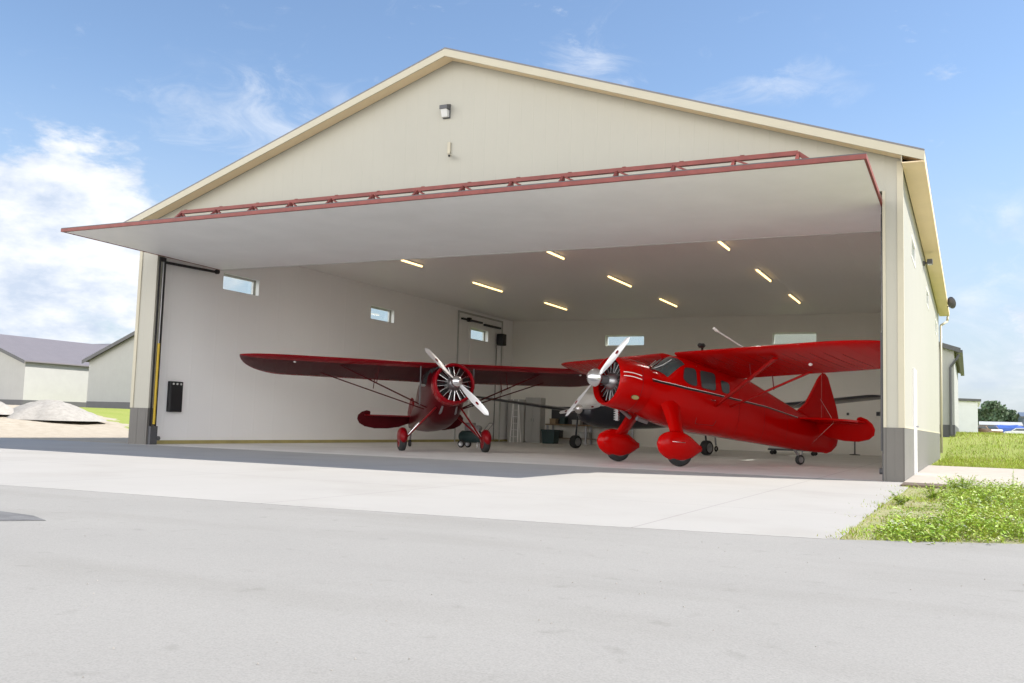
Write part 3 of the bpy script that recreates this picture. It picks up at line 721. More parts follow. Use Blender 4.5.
def propeller(parent, c, tilt, r, ang, spin_r, bladew=.17, tw0=50, tw1=36):
    """ang: angle of one blade from the aircraft's left towards up"""
    Mx = Matrix.Translation(c) @ Matrix.Rotation(-tilt, 4, 'Y')   # local: x forward, y left, z up
    b = MB(); b.lathe([(-.12,.09),(.05,.09),(.06,.0)], n=20); b.xf(Mx); hub = b.build('propeller', M['alu'], parent, smooth=True, angle=40)
    b = MB()
    prof = [(-.02,spin_r*.96)] + [(spin_r*1.15*math.sin(a), spin_r*math.cos(a)) for a in [i*math.pi/2/10 for i in range(11)]]
    b.lathe(prof, n=28); b.xf(Mx); b.build('spinner', M['alu'], hub, smooth=True)
    for k in (0, 1):
        a = ang + k*math.pi; d = Vector((0, math.cos(a), math.sin(a))); e = Vector((1, 0, 0)); t_ = e.cross(d)
        b = MB(); rings = []
        for i in range(15):
            u = i/14; rr = .06 + (r-.06)*u
            ch = bladew*(.42 + .72*math.sin(min(u*1.25, 1)*math.pi/2))*(1 - .38*max(0, u-.5)/.5)
            if u > .93: ch *= math.sqrt(max(1-((u-.93)/.07)**2, .02))
            tw = R(tw0 - tw1*u); cd = t_*math.cos(tw) + e*math.sin(tw); nd = cd.cross(d); th_ = .016*(1-.7*u)+.004
            rings.append([d*rr + cd*ch*p + nd*th_*q for p, q in ((-.5,0),(-.3,.8),(0,1),(.3,.7),(.5,0),(.3,-.5),(0,-.6),(-.3,-.5))])
        b.loft(rings); b.xf(Mx)
        bl = b.build('blade', M['blade'], hub, smooth=True, angle=50)
        u = .62; rr = .06+(r-.06)*u; tw = R(tw0-tw1*u); cd = t_*math.cos(tw)+e*math.sin(tw); nd = cd.cross(d)
        if nd.x < 0: nd = -nd
        b = MB(); c0 = d*rr + nd*.0155; b.prism([c0 + d*.06*math.cos(q*math.pi/6) + cd*.03*math.sin(q*math.pi/6) for q in range(12)], nd*.002); b.xf(Mx); b.build('blade_badge', M['red2'], bl)
    return hub
def radial_engine(parent, c, tilt, r_in, ncyl, cyl_r, m_cyl, m_rod=None):
    Mx = Matrix.Translation(c) @ Matrix.Rotation(-tilt, 4, 'Y')
    b = MB(); b.lathe([(-.3,.2),(-.05,.24),(.12,.2),(.22,.12),(.24,.0)], n=28); b.xf(Mx); en = b.build('radial_engine', M['steel'], parent, smooth=True, angle=40)
    for k in range(ncyl):
        a = 2*math.pi*(k+.5)/ncyl; d = Vector((0, math.cos(a), math.sin(a))); b = MB()
        prof = []; 
        for j in range(7):
            x0 = .2+(r_in-.24)*j/7; x1 = x0+(r_in-.24)/14; prof += [(x0, cyl_r), (x1, cyl_r), (x1, cyl_r*.72), (x0+(r_in-.24)/7, cyl_r*.72)]
        b.lathe(prof, (-.06,0,0), d, 14); b.path([Vector((.06,0,0))+d*.16, Vector((.03,0,0))+d*(r_in-.1)], .013)
        for q_ in (-.16, .16): b.path([Vector((.07,math.cos(a+q_*1.6)*.2,math.sin(a+q_*1.6)*.2)), Vector((.05,math.cos(a+q_)*(r_in-.06),math.sin(a+q_)*(r_in-.06)))], .011, mi=1)
        b.xf(Mx); b.build('engine_cylinder', [m_cyl, m_rod or M['pin']], en)
    b = MB(); b.lathe([(-.32, r_in-.01), (-.32, .0)], n=28); b.xf(Mx); b.build('baffle', M['black'], en)
    return en
def cowling(parent, c, tilt, prof, m_):
    b = MB(); b.lathe(prof, n=48); b.xf(Matrix.Translation(c) @ Matrix.Rotation(-tilt, 4, 'Y'))
    return b.build('engine_cowling', m_, parent, smooth=True, angle=50)
def wheel(parent, x, y, r, w_, rimm, name='wheel'):
    b = MB(); b.lathe([(-w_*.5, r*.62), (-w_*.52, r*.8), (-w_*.38, r*.96), (0, r), (w_*.38, r*.96), (w_*.52, r*.8), (w_*.5, r*.62)], (x, y, r), (0,1,0), 28)
    o = b.build(name, M['tyre'], parent, smooth=True)
    b = MB(); b.lathe([(-w_*.5, r*.63), (-w_*.42, r*.5), (-w_*.3, 0)], (x, y, r), (0,1,0), 20); b.lathe([(w_*.5, r*.63), (w_*.42, r*.5), (w_*.3, 0)], (x, y, r), (0,1,0), 20)
    b.build('rim', rimm, o, smooth=True); return o
def strut_mesh(p, q, ch, th_, chord_dir=(1,0,0), ch1=None):
    p, q = Vector(p), Vector(q); d = (q-p).normalized(); c = Vector(chord_dir); c = (c - d*c.dot(d)).normalized(); n_ = c.cross(d)
    ch1 = ch1 or ch; rings = []
    for e_, k in ((p, ch), (q, ch1)):
        rings.append([e_ + c*k*u*.5 + n_*th_*(k/ch)*v*.5 for u, v in ((1,0),(.8,.6),(.4,.95),(-.1,.95),(-.6,.5),(-1,0),(-.6,-.5),(-.1,-.95),(.4,-.95),(.8,-.6))])
    return MB().loft(rings)
def elevator(parent, side, x, z, y0, y1, depth, droop, m_, horn=.16):
    """drooping elevator hinged at (x, z); outline in (span, chord) space"""
    L_ = y1-y0
    pl = [(0, 0), (L_*.78, 0), (L_*.78, -horn), (L_*.84, -horn*1.15), (L_*.93, -horn*.75), (L_*.99, 0), (L_*1.0, depth*.3), (L_*.95, depth*.62), (L_*.84, depth*.86), (L_*.65, depth), (L_*.4, depth*.98), (L_*.18, depth*.85), (0, depth*.55)]
    b = MB(); c, s = math.cos(droop), math.sin(droop); n_ = Vector((s, 0, -c))*.0
    up = Vector((-s, 0, c)); nrm = Vector((-math.sin(droop)*1.0, 0, math.cos(droop)))
    P = lambda u, v, o: Vector((x - v*c, side*(y0+u), z - v*s)) + Vector((-s, 0, c))*o
    k = len(pl); mu = sum(p[0] for p in pl)/k; mv = sum(p[1] for p in pl)/k
    inn = [(mu+(p[0]-mu)*.9, mv+(p[1]-mv)*.9) for p in pl]
    vs = [P(*p, .02) for p in inn] + [P(*p, 0) for p in pl] + [P(*p, -.02) for p in inn]
    fs = [tuple(range(k)), tuple(reversed(range(2*k, 3*k)))]
    for i in range(k): j = (i+1) % k; fs += [(i, i+k, j+k, j), (i+k, i+2*k, j+2*k, j+k)]
    b.add(vs, fs); return b.build('elevator', m_, parent)

# ------------------------------------------------------------------ bright red cabin aircraft (right)
A = empty('propeller_aircraft', (-5.78, 3.01, 0), 'bright red high wing propeller aircraft with wheel pants and silver spinner at right', 'airplane', 'vintage red aircraft', rz=R(-124.9))
TL = R(8.5); tl = math.tan(TL)
HS = [(.45,2.40,1.24,.585,2.0), (.15,2.26,1.10,.60,2.1), (-.10,2.30,1.00,.61,2.3), (-.38,2.49,.92,.62,2.6), (-.65,2.60,.86,.63,2.9), (-1.3,2.60,.75,.62,3.0), (-2.0,2.50,.68,.58,2.8), (-2.7,2.25,.60,.50,2.6), (-3.5,1.95,.52,.40,2.4), (-4.4,1.60,.43,.28,2.2), (-5.2,1.30,.36,.17,2.0), (-5.75,1.12,.33,.09,2.0), (-6.0,1.02,.34,.05,2.0)]
HF = interp_sections(HS)
b = MB(); b.loft([superring(x, zt, zb, hw, n, tilt=tl*max(0, min(1, (x+.4)/.8)), N_=40) for x, zt, zb, hw, n in HF]); b.build('fuselage', M['red'], A, smooth=True, angle=60)
cc_ = (1.08, 0, 1.895)
cw = cowling(A, cc_, TL, [(.02,.50),(.13,.515),(.165,.535),(.15,.56),(.06,.59),(-.15,.605),(-.45,.612),(-.72,.60),(-.73,.585),(-.3,.57),(0,.53),(.02,.50)], M['red'])
b = MB(); Mx = Matrix.Translation(cc_) @ Matrix.Rotation(-TL, 4, 'Y')
for xx in (-.44,): b.lathe([(xx-.008,.6145),(xx+.008,.6145)], n=48)
b.xf(Mx); b.build('cowl_band', M['red2'], cw, smooth=True)
for sd_ in (1, -1):
    for zz in (.10, .19):
        b = MB()
        pts = [(.10 - .5*u, zz + .02*math.sin(u*3)) for u in [i/10 for i in range(11)]]
        for i in range(10):
            (x0, z0), (x1, z1) = pts[i], pts[i+1]
            def rr_(x): return .613 if x < -.1 else .613-.03*((x+.1)/.2)**1.5
            q = [(x0, sd_*math.sqrt(rr_(x0)**2-z0**2), z0), (x1, sd_*math.sqrt(rr_(x1)**2-z1**2), z1), (x1, sd_*math.sqrt(rr_(x1)**2-(z1+.018)**2), z1+.018), (x0, sd_*math.sqrt(rr_(x0)**2-(z0+.018)**2), z0+.018)]
            b.add(q, [(0,1,2,3)])
        b.xf(Mx); b.build('cowl_stripe', M['pin'], cw)
    b = MB()   # oval vent with pale rim, low on the cowl
    for rad, off, mi in ((1, .002, 1), (.86, .006, 0)):
        vs = []; 
        for i in range(16):
            a = 2*math.pi*i/16; x_ = -.33 + .12*rad*math.cos(a); th0 = R(-31) + .05*rad*math.sin(a)/.61*1.2
            vs.append((x_, sd_*(.613+off)*math.cos(th0), (.613+off)*math.sin(th0)))
        b.add(vs, [tuple(range(16))], mi)
    b.xf(Mx); b.build('cowl_vent', [M['olive'], M['stripe']], cw)
radial_engine(A, (1.02, 0, 1.885), TL, .52, 9, .085, M['stripe'], M['steel'])
propeller(A, (1.52, 0, 1.96), TL, 1.40, math.atan2(.90, 1.08), .21, .165, 30, 24)
b = MB(); b.lathe([(-.35,.12),(0,.09)], (1.42,0,1.945), (1,0,.15), 16); b.build('propeller_shaft', M['dk_trim'], A)
# windscreen and side windows
def top_z(secs, x, y):
    for i in range(len(secs)-1):
        a, b_ = secs[i], secs[i+1]
        if b_[0] <= x <= a[0]:
            t_ = (a[0]-x)/(a[0]-b_[0]); s = [p+(q-p)*t_ for p, q in zip(a, b_)]
            zc = (s[1]+s[2])/2; return zc + (s[1]-zc)*max(0, 1-(abs(y)/s[3])**s[4])**(1/s[4])
for sd_ in (1, -1):
    b = MB(); g_ = []
    for i in range(9):
        u = i/8; row = []
        for j in range(9):
            v = j/8; x = .10 - .58*u - .22*v*v*(1-u*.3); y = sd_*(.03 + (.50)*v)
            row.append((x, y, (top_z(HF, x, y) or 2.2) + .012))
        g_.append(row)
    vs = [p for row in g_ for p in row]; fs = [(i*9+j, i*9+j+1, (i+1)*9+j+1, (i+1)*9+j) for i in range(8) for j in range(8)]
    b.add(vs, fs); b.build('windscreen', M['glass'], A, smooth=True)
    pts = [(x_, sd_*y_, top_z(HF, x_, y_)+.02) for x_, y_ in ((.02,.20),(-.2,.25),(-.42,.30))]; b = MB(); b.path(pts, .012, 6); b.build('windscreen_post', M['alu'], A)
for sd_ in (1, -1):
    for pts in ([(-.60,2.30),(-.92,2.28),(-.93,1.86),(-.70,1.90),(-.52,2.02)], [(-1.05,2.25),(-1.52,2.20),(-1.52,1.78),(-1.07,1.84)], [(-1.70,2.06),(-2.0,1.98),(-1.98,1.72),(-1.74,1.76)]):
        ring = rounded(pts, .09)
        cxm = sum(p[0] for p in ring)/len(ring); czm = sum(p[1] for p in ring)/len(ring)
        wf = side_patch(HF, [(cxm+(p[0]-cxm)*1.10, czm+(p[1]-czm)*1.08) for p in ring], sd_, .006).build('window', M['red2'], A, smooth=True, angle=30)
        side_patch(HF, ring, sd_, .012).build('pane', M['glass'], wf, smooth=True, angle=30)
    # cheat line
    ln = [(.42, 1.965), (-.6, 1.80), (-2.0, 1.62), (-3.4, 1.45), (-4.8, 1.2)]
    def zl(x):
        for i in range(4):
            if ln[i+1][0] <= x <= ln[i][0]: t_ = (ln[i][0]-x)/(ln[i][0]-ln[i+1][0]); return ln[i][1]+(ln[i+1][1]-ln[i][1])*t_
        return 1.3
    b = MB(); n_ = 60
    for mi, dz0, dz1, off in ((0, -.028, .028, .004), (1, .030, .040, .004)):
        vs = []; 
        for i in range(n_+1):
            x = .42 - 5.1*i/n_; z = zl(x); k_ = 1 - .5*i/n_
            for dd in (dz0*k_, dz1*k_): vs.append((x, sd_*(side_y(HF, x, z+dd)+off), z+dd))
        b.add(vs, [(2*i, 2*i+1, 2*i+3, 2*i+2) for i in range(n_)], mi)
    b.build('cheat_line', [M['stripe'], M['pin']], A)
    # cabin door outline with handle
    b = MB(); b.path([(x, sd_*(side_y(HF, x, z)+.004), z) for x, z in ((-.98,2.36),(-.98,1.1),(-1.0,.98),(-1.55,.95),(-1.6,1.05),(-1.6,2.3))], .006, 5); b.build('door_seam', M['stripe'], A)
    b = MB(); b.tube((-1.50, sd_*(side_y(HF,-1.5,1.55)+.02), 1.55), (-1.36, sd_*(side_y(HF,-1.36,1.56)+.03), 1.56), .014); b.build('door_handle', M['chrome'], A)
    # riveted panel seams
    for xs_ in (.38, -2.35, -3.3, -4.2):
        za, zb_ = (2.1, 1.35) if xs_ > 0 else (2.0-.22*(-xs_-2.35), .75-.08*(-xs_-2.35))
        b = MB(); pts = [(xs_, sd_*(side_y(HF, xs_, za+(zb_-za)*k/14)+.001), za+(zb_-za)*k/14) for k in range(15)]; b.path(pts, .0035, 4); b.build('panel_seam', M['red2'], A)
# wings
for sd_ in (1, -1):
    st = wing_stations(sd_, .30, 5.76, -.50, 1.95, 1.60, 2.64, 2.64, R(15.5), sweep=.22, t=.12, round_=1.15)
    wg = wing_mesh(st).build('wing', [M['red_wing'], M['red_wing']], A, smooth=True, angle=50)
    b = MB(); b.box(-1.25, sd_*2.95-.004, 2.3, -1.2, sd_*2.95+.004, 2.32); 
    f_top, r_top = (-1.0, sd_*3.1, 2.42), (-1.85, sd_*3.3, 2.16)
    strut_mesh((-1.55, sd_*.60, 1.42), f_top, .17, .05).build('wing_strut', M['red'], A, smooth=True, angle=50)
    strut_mesh((-2.05, sd_*.57, 1.42), r_top, .14, .045).build('wing_strut', M['red'], A, smooth=True, angle=50)
    b = MB(); b.tube((-1.3, sd_*2.05, 2.02), (-1.3, sd_*2.0, 2.36), .012); b.tube((-2.0, sd_*2.05, 1.80), (-2.0, sd_*2.0, 2.15), .012); b.build('jury_strut', M['red2'], A)
    b = MB(); b.lathe([(-.05,.02),(0,.035),(.05,.01)], (-1.35, sd_*3.75, 2.28), (1,0,0), 10); b.build('wing_fitting', M['pin'], wg)
    # aileron
    # landing gear
    g_ = MB(); rings = []
    for k in range(7):
        u = k/6; ctr = Vector((-.26 + .30*u, sd_*(.40 + .76*u), 1.62 - 1.02*u)); chd = .66 - .30*math.sin(u*math.pi/2) + .12*max(0, u-.8)*5; t_ = .24 - .08*u
        rings.append([ctr + Vector((chd*p*.5, sd_*t_*q*.5, -.1*p*chd*.3)) for p, q in ((1,0),(.8,.6),(.4,.95),(-.1,.95),(-.6,.5),(-1,0),(-.6,-.5),(-.1,-.95),(.4,-.95),(.8,-.6))])
    leg = g_.loft(rings).build('gear_leg', M['red'], A, smooth=True, angle=60)
    PS = [(.63,.58,.42,.05,2), (.57,.68,.31,.11,2), (.42,.76,.20,.155,2.2), (.20,.80,.125,.18,2.4), (-.02,.78,.11,.18,2.4), (-.26,.68,.16,.15,2.2), (-.46,.55,.26,.09,2), (-.62,.46,.34,.02,2)]
    b = MB(); b.loft([[(x_, sd_*1.18+y_, z_) for x_, y_, z_ in superring(x_0, zt, zb, hw, n, N_=20)] for x_0, zt, zb, hw, n in interp_sections(PS, 3)])
    pant = b.build('wheel_pant', M['red'], leg, smooth=True)
    wheel(A, .02, sd_*1.18, .33, .20, M['dk_trim'])
    b = MB(); b.tube((.36, sd_*1.345, .56), (.02, sd_*1.375, .54), .008); b.build('pant_trim', M['chrome'], pant, smooth=True)
# tail
fin = flat_part([(-4.85,1.40),(-5.15,1.62),(-5.45,2.05),(-5.66,2.36),(-5.76,2.44),(-5.76,1.05),(-5.3,1.15)], 0, .045).build('fin', M['red'], A)
flat_part([(-5.765,2.46),(-5.90,2.45),(-6.02,2.34),(-6.16,2.0),(-6.34,1.55),(-6.44,1.15),(-6.44,.80),(-6.34,.52),(-6.14,.36),(-5.95,.31),(-5.765,.33)], 0, .035).build('rudder', M['red'], A)
for sd_ in (1, -1):
    b = MB(); pl = [(-4.75,.1),(-4.85,1.0),(-5.0,1.55),(-5.14,1.75),(-5.32,1.80),(-5.36,1.5),(-5.42,.05)]
    q = [(x_, sd_*y_, 1.10+.15*(x_+5.4)) for x_, y_ in pl]
    b.prism(q, (0,0,.05)); b.build('stabilizer', M['red'], A)
    elevator(A, sd_, -5.44, 1.11, .08, 1.95, .52, R(62), M['red'], .17)
    b = MB(); b.path([(-5.0, sd_*1.1, 1.15), (-5.6, 0, 1.9)], .006, 5); b.path([(-5.0, sd_*1.1, 1.12), (-5.3, 0, .5)], .006, 5); b.build('tail_wire', M['chrome'], A)
b = MB(); b.bar((-4.75,0,.42),(-4.95,0,.2),.05,.04); b.bar((-5.1,0,.42),(-4.95,0,.15),.03,.03); b.build('tailwheel_fork', M['steel'], A)
b = MB(); b.lathe([(-.05,.09),(-.05,.12),(0,.135),(.05,.12),(.05,.09)], (-4.97,0,.135), (0,1,0), 20); tw = b.build('tail_wheel', M['tyre'], A, smooth=True)
b = MB(); b.tube((-4.97,-.05,.135),(-4.97,.05,.135),.08,n=14); b.build('rim', M['steel'], tw)
# aerials and fittings on top of the wing
b = MB(); b.tube((-.70,1.50,3.14),(-2.0,1.50,2.60),.018); b.tube((-.78,1.50,3.10),(-.66,1.50,3.17),.032); b.build('whip_antenna', M['pin'], A)
b = MB(); b.tube((-1.6,0,2.56),(-1.62,0,2.88),.04,.03); b.lathe([(-.13,.0),(-.04,.07),(.08,.06),(.14,.0)], (-1.6,0,2.92), (1,0,0), 12); b.build('roof_beacon', M['stripe'], A, smooth=True)
b = MB(); b.tube((.35,0,1.06),(.05,-.0,.98),.05); b.tube((.62,-.3,1.28),(.3,-.33,1.08),.05); b.build('exhaust_pipe', M['steel'], A)
b = MB()
for k in range(7): b.box(.44, -.72-.002*k, 1.02+.055*k, .50, -.56, 1.045+.055*k)
b.box(.445,-.70,1.0,.47,-.58,1.42); b.build('oil_cooler', M['alu'], A)

# ------------------------------------------------------------------ dark red strut-braced aircraft (left)
B = empty('propeller_aircraft', (-12.41, 4.85, 0), 'dark red high wing taildragger with open radial engine ring and bare struts at left', 'airplane', 'vintage red aircraft', rz=R(-46.4))
TB = R(11); tb = math.tan(TB)
BS = [(.62,2.38,1.40,.46,2.0), (.30,2.38,1.12,.50,2.2), (.05,2.42,.92,.53,2.4), (-.25,2.52,.76,.55,2.7), (-.9,2.50,.62,.56,2.8), (-1.5,2.36,.56,.52,2.6), (-2.3,1.98,.53,.41,2.4), (-3.2,1.60,.54,.29,2.2), (-4.1,1.28,.56,.17,2.0), (-4.9,1.02,.60,.06,2.0)]
BF = interp_sections(BS)
b = MB(); b.loft([superring(x, zt, zb, hw, n, tilt=tb*max(0, min(1, (x+.3)/.8)), N_=36) for x, zt, zb, hw, n in BF]); b.build('fuselage', M['red4'], B, smooth=True, angle=60)
cb = (.93, 0, 1.91)
cowling(B, cb, TB, [(.0,.49),(.09,.51),(.11,.54),(.07,.575),(-.08,.59),(-.30,.585),(-.42,.56),(-.42,.545),(-.2,.56),(0,.49)], M['red3'])
radial_engine(B, (.86, 0, 1.90), TB, .55, 9, .06, M['stripe'], M['alu'])
propeller(B, (1.22, 0, 1.955), TB, 1.27, math.pi - math.atan2(.90, .88), .165, .19)
for sd_ in (1, -1):
    b = MB(); g_ = []
    for i in range(7):
        u = i/6; row = []
        for j in range(7):
            v = j/6; x = .10 - .36*u - .12*v*v; y = sd_*(.02+.42*v); row.append((x, y, (top_z(BF, x, y) or 2.3)+.012))
        g_.append(row)
    b.add([p for row in g_ for p in row], [(i*7+j, i*7+j+1, (i+1)*7+j+1, (i+1)*7+j) for i in range(6) for j in range(6)]); b.build('windscreen', M['glass'], B, smooth=True)
    for pts in ([(-.18,2.34),(-.75,2.36),(-.78,1.86),(-.22,1.84)], [(-.9,2.32),(-1.35,2.2),(-1.2,1.9),(-.92,1.88)]):
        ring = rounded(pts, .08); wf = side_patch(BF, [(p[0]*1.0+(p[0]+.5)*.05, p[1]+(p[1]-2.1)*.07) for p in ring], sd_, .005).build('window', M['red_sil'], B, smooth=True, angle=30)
        side_patch(BF, ring, sd_, .011).build('pane', M['glass'], wf, smooth=True, angle=30)
    st = wing_stations(sd_, .25, 5.72, .02, 1.85, 1.75, 2.50, 2.54, R(15), sweep=.0, t=.10, round_=1.3)
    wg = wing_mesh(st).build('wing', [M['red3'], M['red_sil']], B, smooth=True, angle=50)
    b = MB(); b.lathe([(-.06,.0),(0,.045),(.07,.0)], (-.32, sd_*4.25, 2.40), (1,0,0), 10); b.build('landing_light', M['pin'], wg)
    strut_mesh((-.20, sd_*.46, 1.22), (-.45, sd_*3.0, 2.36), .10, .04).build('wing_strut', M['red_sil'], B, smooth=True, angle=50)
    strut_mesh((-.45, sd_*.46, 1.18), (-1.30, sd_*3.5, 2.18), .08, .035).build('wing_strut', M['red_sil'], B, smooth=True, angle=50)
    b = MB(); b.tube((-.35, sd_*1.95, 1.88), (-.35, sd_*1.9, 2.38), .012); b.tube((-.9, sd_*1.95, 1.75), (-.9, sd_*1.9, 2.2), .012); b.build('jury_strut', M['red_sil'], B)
    b = MB(); b.tube((.1, sd_*.78, 2.4), (.1, sd_*.78, 1.3), .018); b.build('bracing_wire', M['dk_trim'], B)
    # gear: two splayed legs and a bright shock strut
    lg = MB(); ax = Vector((.0, sd_*1.12, .36))
    for p_ in ((.35, sd_*.36, 1.25), (-.35, sd_*.36, 1.08)):
        s2 = strut_mesh(p_, ax, .13, .05); lg.add(s2.v, s2.f)
    leg = lg.build('gear_leg', M['red2'], B, smooth=True, angle=50)
    b = MB(); b.tube((-.02, sd_*.80, .76), ax + Vector((.03, -sd_*.08, .1)), .035); b.tube((.14, sd_*.78, .80), ax + Vector((.08, -sd_*.05, .1)), .02); b.build('shock_strut', M['alu'], leg, smooth=True, angle=40)
    wheel(B, 0, sd_*1.22, .29, .19, M['red2'])
    b = MB(); b.loft([[(x_, sd_*1.22+y_, z_) for x_, y_, z_ in superring(x0_, zt, zb, hw, n, N_=16)] for x0_, zt, zb, hw, n in interp_sections([(.36,.44,.30,.03,2),(.30,.56,.24,.10,2),(.1,.66,.22,.13,2.2),(-.12,.64,.22,.13,2.2),(-.32,.50,.26,.08,2),(-.42,.40,.32,.02,2)], 3)])
    b.build('wheel_pant', M['red2'], leg, smooth=True)
    b = MB(); q = [(x_, sd_*y_, .98) for x_, y_ in [(-4.1,.1),(-4.2,.9),(-4.36,1.4),(-4.55,1.58),(-4.68,1.58),(-4.72,.05)]]; b.prism(q, (0,0,.04)); b.build('stabilizer', M['red2'], B)
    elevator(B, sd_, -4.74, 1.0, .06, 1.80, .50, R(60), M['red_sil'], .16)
flat_part([(-4.3,1.22),(-4.55,1.52),(-4.72,1.62),(-4.78,1.63),(-4.78,.9)], 0, .04).build('fin', M['red2'], B)
flat_part([(-4.81,1.64),(-4.95,1.60),(-5.15,1.4),(-5.32,1.15),(-5.28,.82),(-5.1,.62),(-4.81,.60)], 0, .03).build('rudder', M['red2'], B)
b = MB(); b.bar((-4.6,0,.66),(-4.85,0,.22),.05,.03); b.build('tailwheel_spring', M['steel'], B)
b = MB(); b.lathe([(-.04,.07),(-.04,.1),(0,.11),(.04,.1),(.04,.07)], (-4.87,0,.11), (0,1,0), 16); b.build('tail_wheel', M['tyre'], B, smooth=True)
b = MB(); b.path([(.5,.2,1.3),(.35,.22,1.12),(.1,.22,1.05)], .035); b.path([(.5,-.2,1.3),(.35,-.22,1.12),(.1,-.22,1.05)], .035); b.build('exhaust_pipe', M['steel'], B)

# ------------------------------------------------------------------ long-winged navy aircraft behind
G = empty('propeller_aircraft', (-9.6, 13.9, 0), 'navy low wing aircraft with long upswept wings parked behind the bright red one', 'airplane', rz=math.atan2(-.932, -.361))
GS = [(3.05,1.62,1.18,.12,2), (2.9,1.76,1.0,.34,2.2), (2.3,1.86,.84,.46,2.4), (1.4,1.80,.80,.52,2.6), (.3,1.78,.80,.54,2.6), (-1.2,1.70,.86,.44,2.4), (-3.0,1.52,1.0,.24,2), (-4.8,1.42,1.14,.08,2)]
GF = interp_sections(GS); b = MB(); b.loft([superring(x, zt, zb, hw, n, N_=28) for x, zt, zb, hw, n in GF]); b.build('fuselage', M['navy'], G, smooth=True, angle=60)
b = MB(); b.loft([superring(x, zt, zb, hw, n, N_=24) for x, zt, zb, hw, n in interp_sections([(3.08,1.72,1.46,.20,2),(2.85,1.95,1.40,.40,2.2),(2.3,2.02,1.42,.49,2.4),(1.5,1.98,1.46,.54,2.6)])]); b.build('upper_cowling', M['offwhite'], G, smooth=True, angle=60)
b = MB(); b.loft([superring(x, zt, zb, hw, n, N_=24) for x, zt, zb, hw, n in interp_sections([(1.5,1.9,1.5,.40,2),(.9,2.25,1.5,.45,2.2),(.1,2.34,1.5,.46,2.2),(-.9,2.1,1.5,.38,2),(-1.6,1.72,1.4,.2,2)])]); b.build('canopy', M['glass'], G, smooth=True, angle=60)
for sd_ in (1, -1):
    st = wing_stations(sd_, .3, 9.0, .55, 1.5, .95, 1.16, 1.98, R(3), sweep=.2, t=.13, round_=.4); wing_mesh(st).build('wing', [M['navy'], M['navy']], G, smooth=True, angle=50)
    strut_mesh((.1, sd_*2.9, 1.3), (.1, sd_*3.0, .3), .10, .06).build('gear_leg', M['navy'], G, smooth=True, angle=50)
    wheel(G, .1, sd_*3.0, .25, .26, M['steel'])
    b = MB(); b.prism([(-4.2, sd_*.05, 1.35), (-4.35, sd_*1.7, 1.4), (-4.85, sd_*1.7, 1.4), (-4.95, sd_*.05, 1.35)], (0,0,.05)); b.build('stabilizer', M['navy'], G)
flat_part([(-4.0,1.4),(-4.6,2.3),(-5.0,2.35),(-5.1,1.2)], 0, .04).build('fin', M['navy'], G)
propeller(G, (3.15, 0, 1.42), 0, .95, R(8), .16, .14)
b = MB(); b.bar((-4.6,0,1.15),(-4.75,0,.25),.05,.05); b.build('tailwheel_leg', M['steel'], G)
b = MB(); b.lathe([(-.04,.08),(0,.12),(.04,.08)], (-4.77,0,.12), (0,1,0), 16); b.build('tail_wheel', M['tyre'], G, smooth=True)

# ------------------------------------------------------------------ clutter at the back
yb = D-2*T
for i, (x0, x1, h_, lb) in enumerate(((-19.1,-18.2,2.05,'tall light grey steel cabinet in the back left corner'), (-18.15,-17.35,2.15,'second tall grey cabinet, right of the corner cabinet'))):
    t = empty('storage_cabinet', ((x0+x1)/2, yb-.3, 0), lb, 'cabinet', 'steel cabinets at the back wall'); hw = (x1-x0)/2
    b = MB(); b.bevbox(-hw,-.28,.06,hw,.28,h_,.01); b.box(-hw+.03,-.25,0,hw-.03,.25,.06); b.build('carcass', M['cab'], t)
    for s in (-1, 1):
        b = MB(); b.bevbox(min(0,s*hw)+.012,-.302,.1,max(0,s*hw)-.012,-.281,h_-.04,.004); dd = b.build('door', M['cab'], t)
        b = MB(); b.bar((s*.06,-.32,h_*.5-.08),(s*.06,-.32,h_*.5+.08),.02,.025); b.build('handle', M['steel'], dd)
t = empty('workbench', (-14.9, yb-.4, 0), 'long wooden workbench cluttered with parts along the back wall', 'workbench')
b = MB(); b.bevbox(-2.1,-.38,.86,2.1,.38,.92,.008); b.build('bench_top', M['wood'], t)
b = MB(); b.box(-2.05,-.3,.25,2.05,.3,.28); b.build('shelf', M['wood'], t)
b = MB(); b.box(-2.1,.34,.92,2.1,.37,1.75); b.build('back_board', M['dark'], t)
for x_ in (-2.0, -.05, 2.0):
    for y_ in (-.33, .33):
        b = MB(); b.box(x_-.04,y_-.04,0,x_+.04,y_+.04,.86); b.build('leg', M['steel'], t)
items = [(-1.8,.92,.3,.25,'card','brown cardboard box at the left end of the workbench'), (-1.3,.92,.25,.35,'teal','dark teal toolbox on the workbench'), (-.6,.92,.4,.22,'cab','flat grey tool case in the middle of the workbench'),
         (.2,.92,.3,.4,'card','tall brown cardboard box right of the bench middle'), (1.1,.92,.45,.28,'dark','black equipment case near the right of the workbench'), (-1.6,.28,.4,.35,'dark','black crate on the lower bench shelf, left'), (-.2,.28,.5,.3,'cab','grey crate on the lower bench shelf, middle'), (1.2,.28,.45,.4,'teal','teal crate on the lower bench shelf, right')]
for x_, z_, w_, h_, mm, lb in items:
    t = empty('storage_box', (-14.9+x_, yb-.42, z_), lb, 'box', 'boxes on the workbench')
    b = MB(); b.bevbox(-w_/2,-.2,0,w_/2,.18,h_*.82,.01); b.build('box_body', M[mm], t); b = MB(); b.bevbox(-w_/2-.012,-.212,h_*.82,w_/2+.012,.192,h_,.008); b.build('lid', M[mm], t)
t = empty('storage_bin', (-16.4, 21.6, 0), 'dark teal lidded bin on the floor left of the workbench', 'bin')
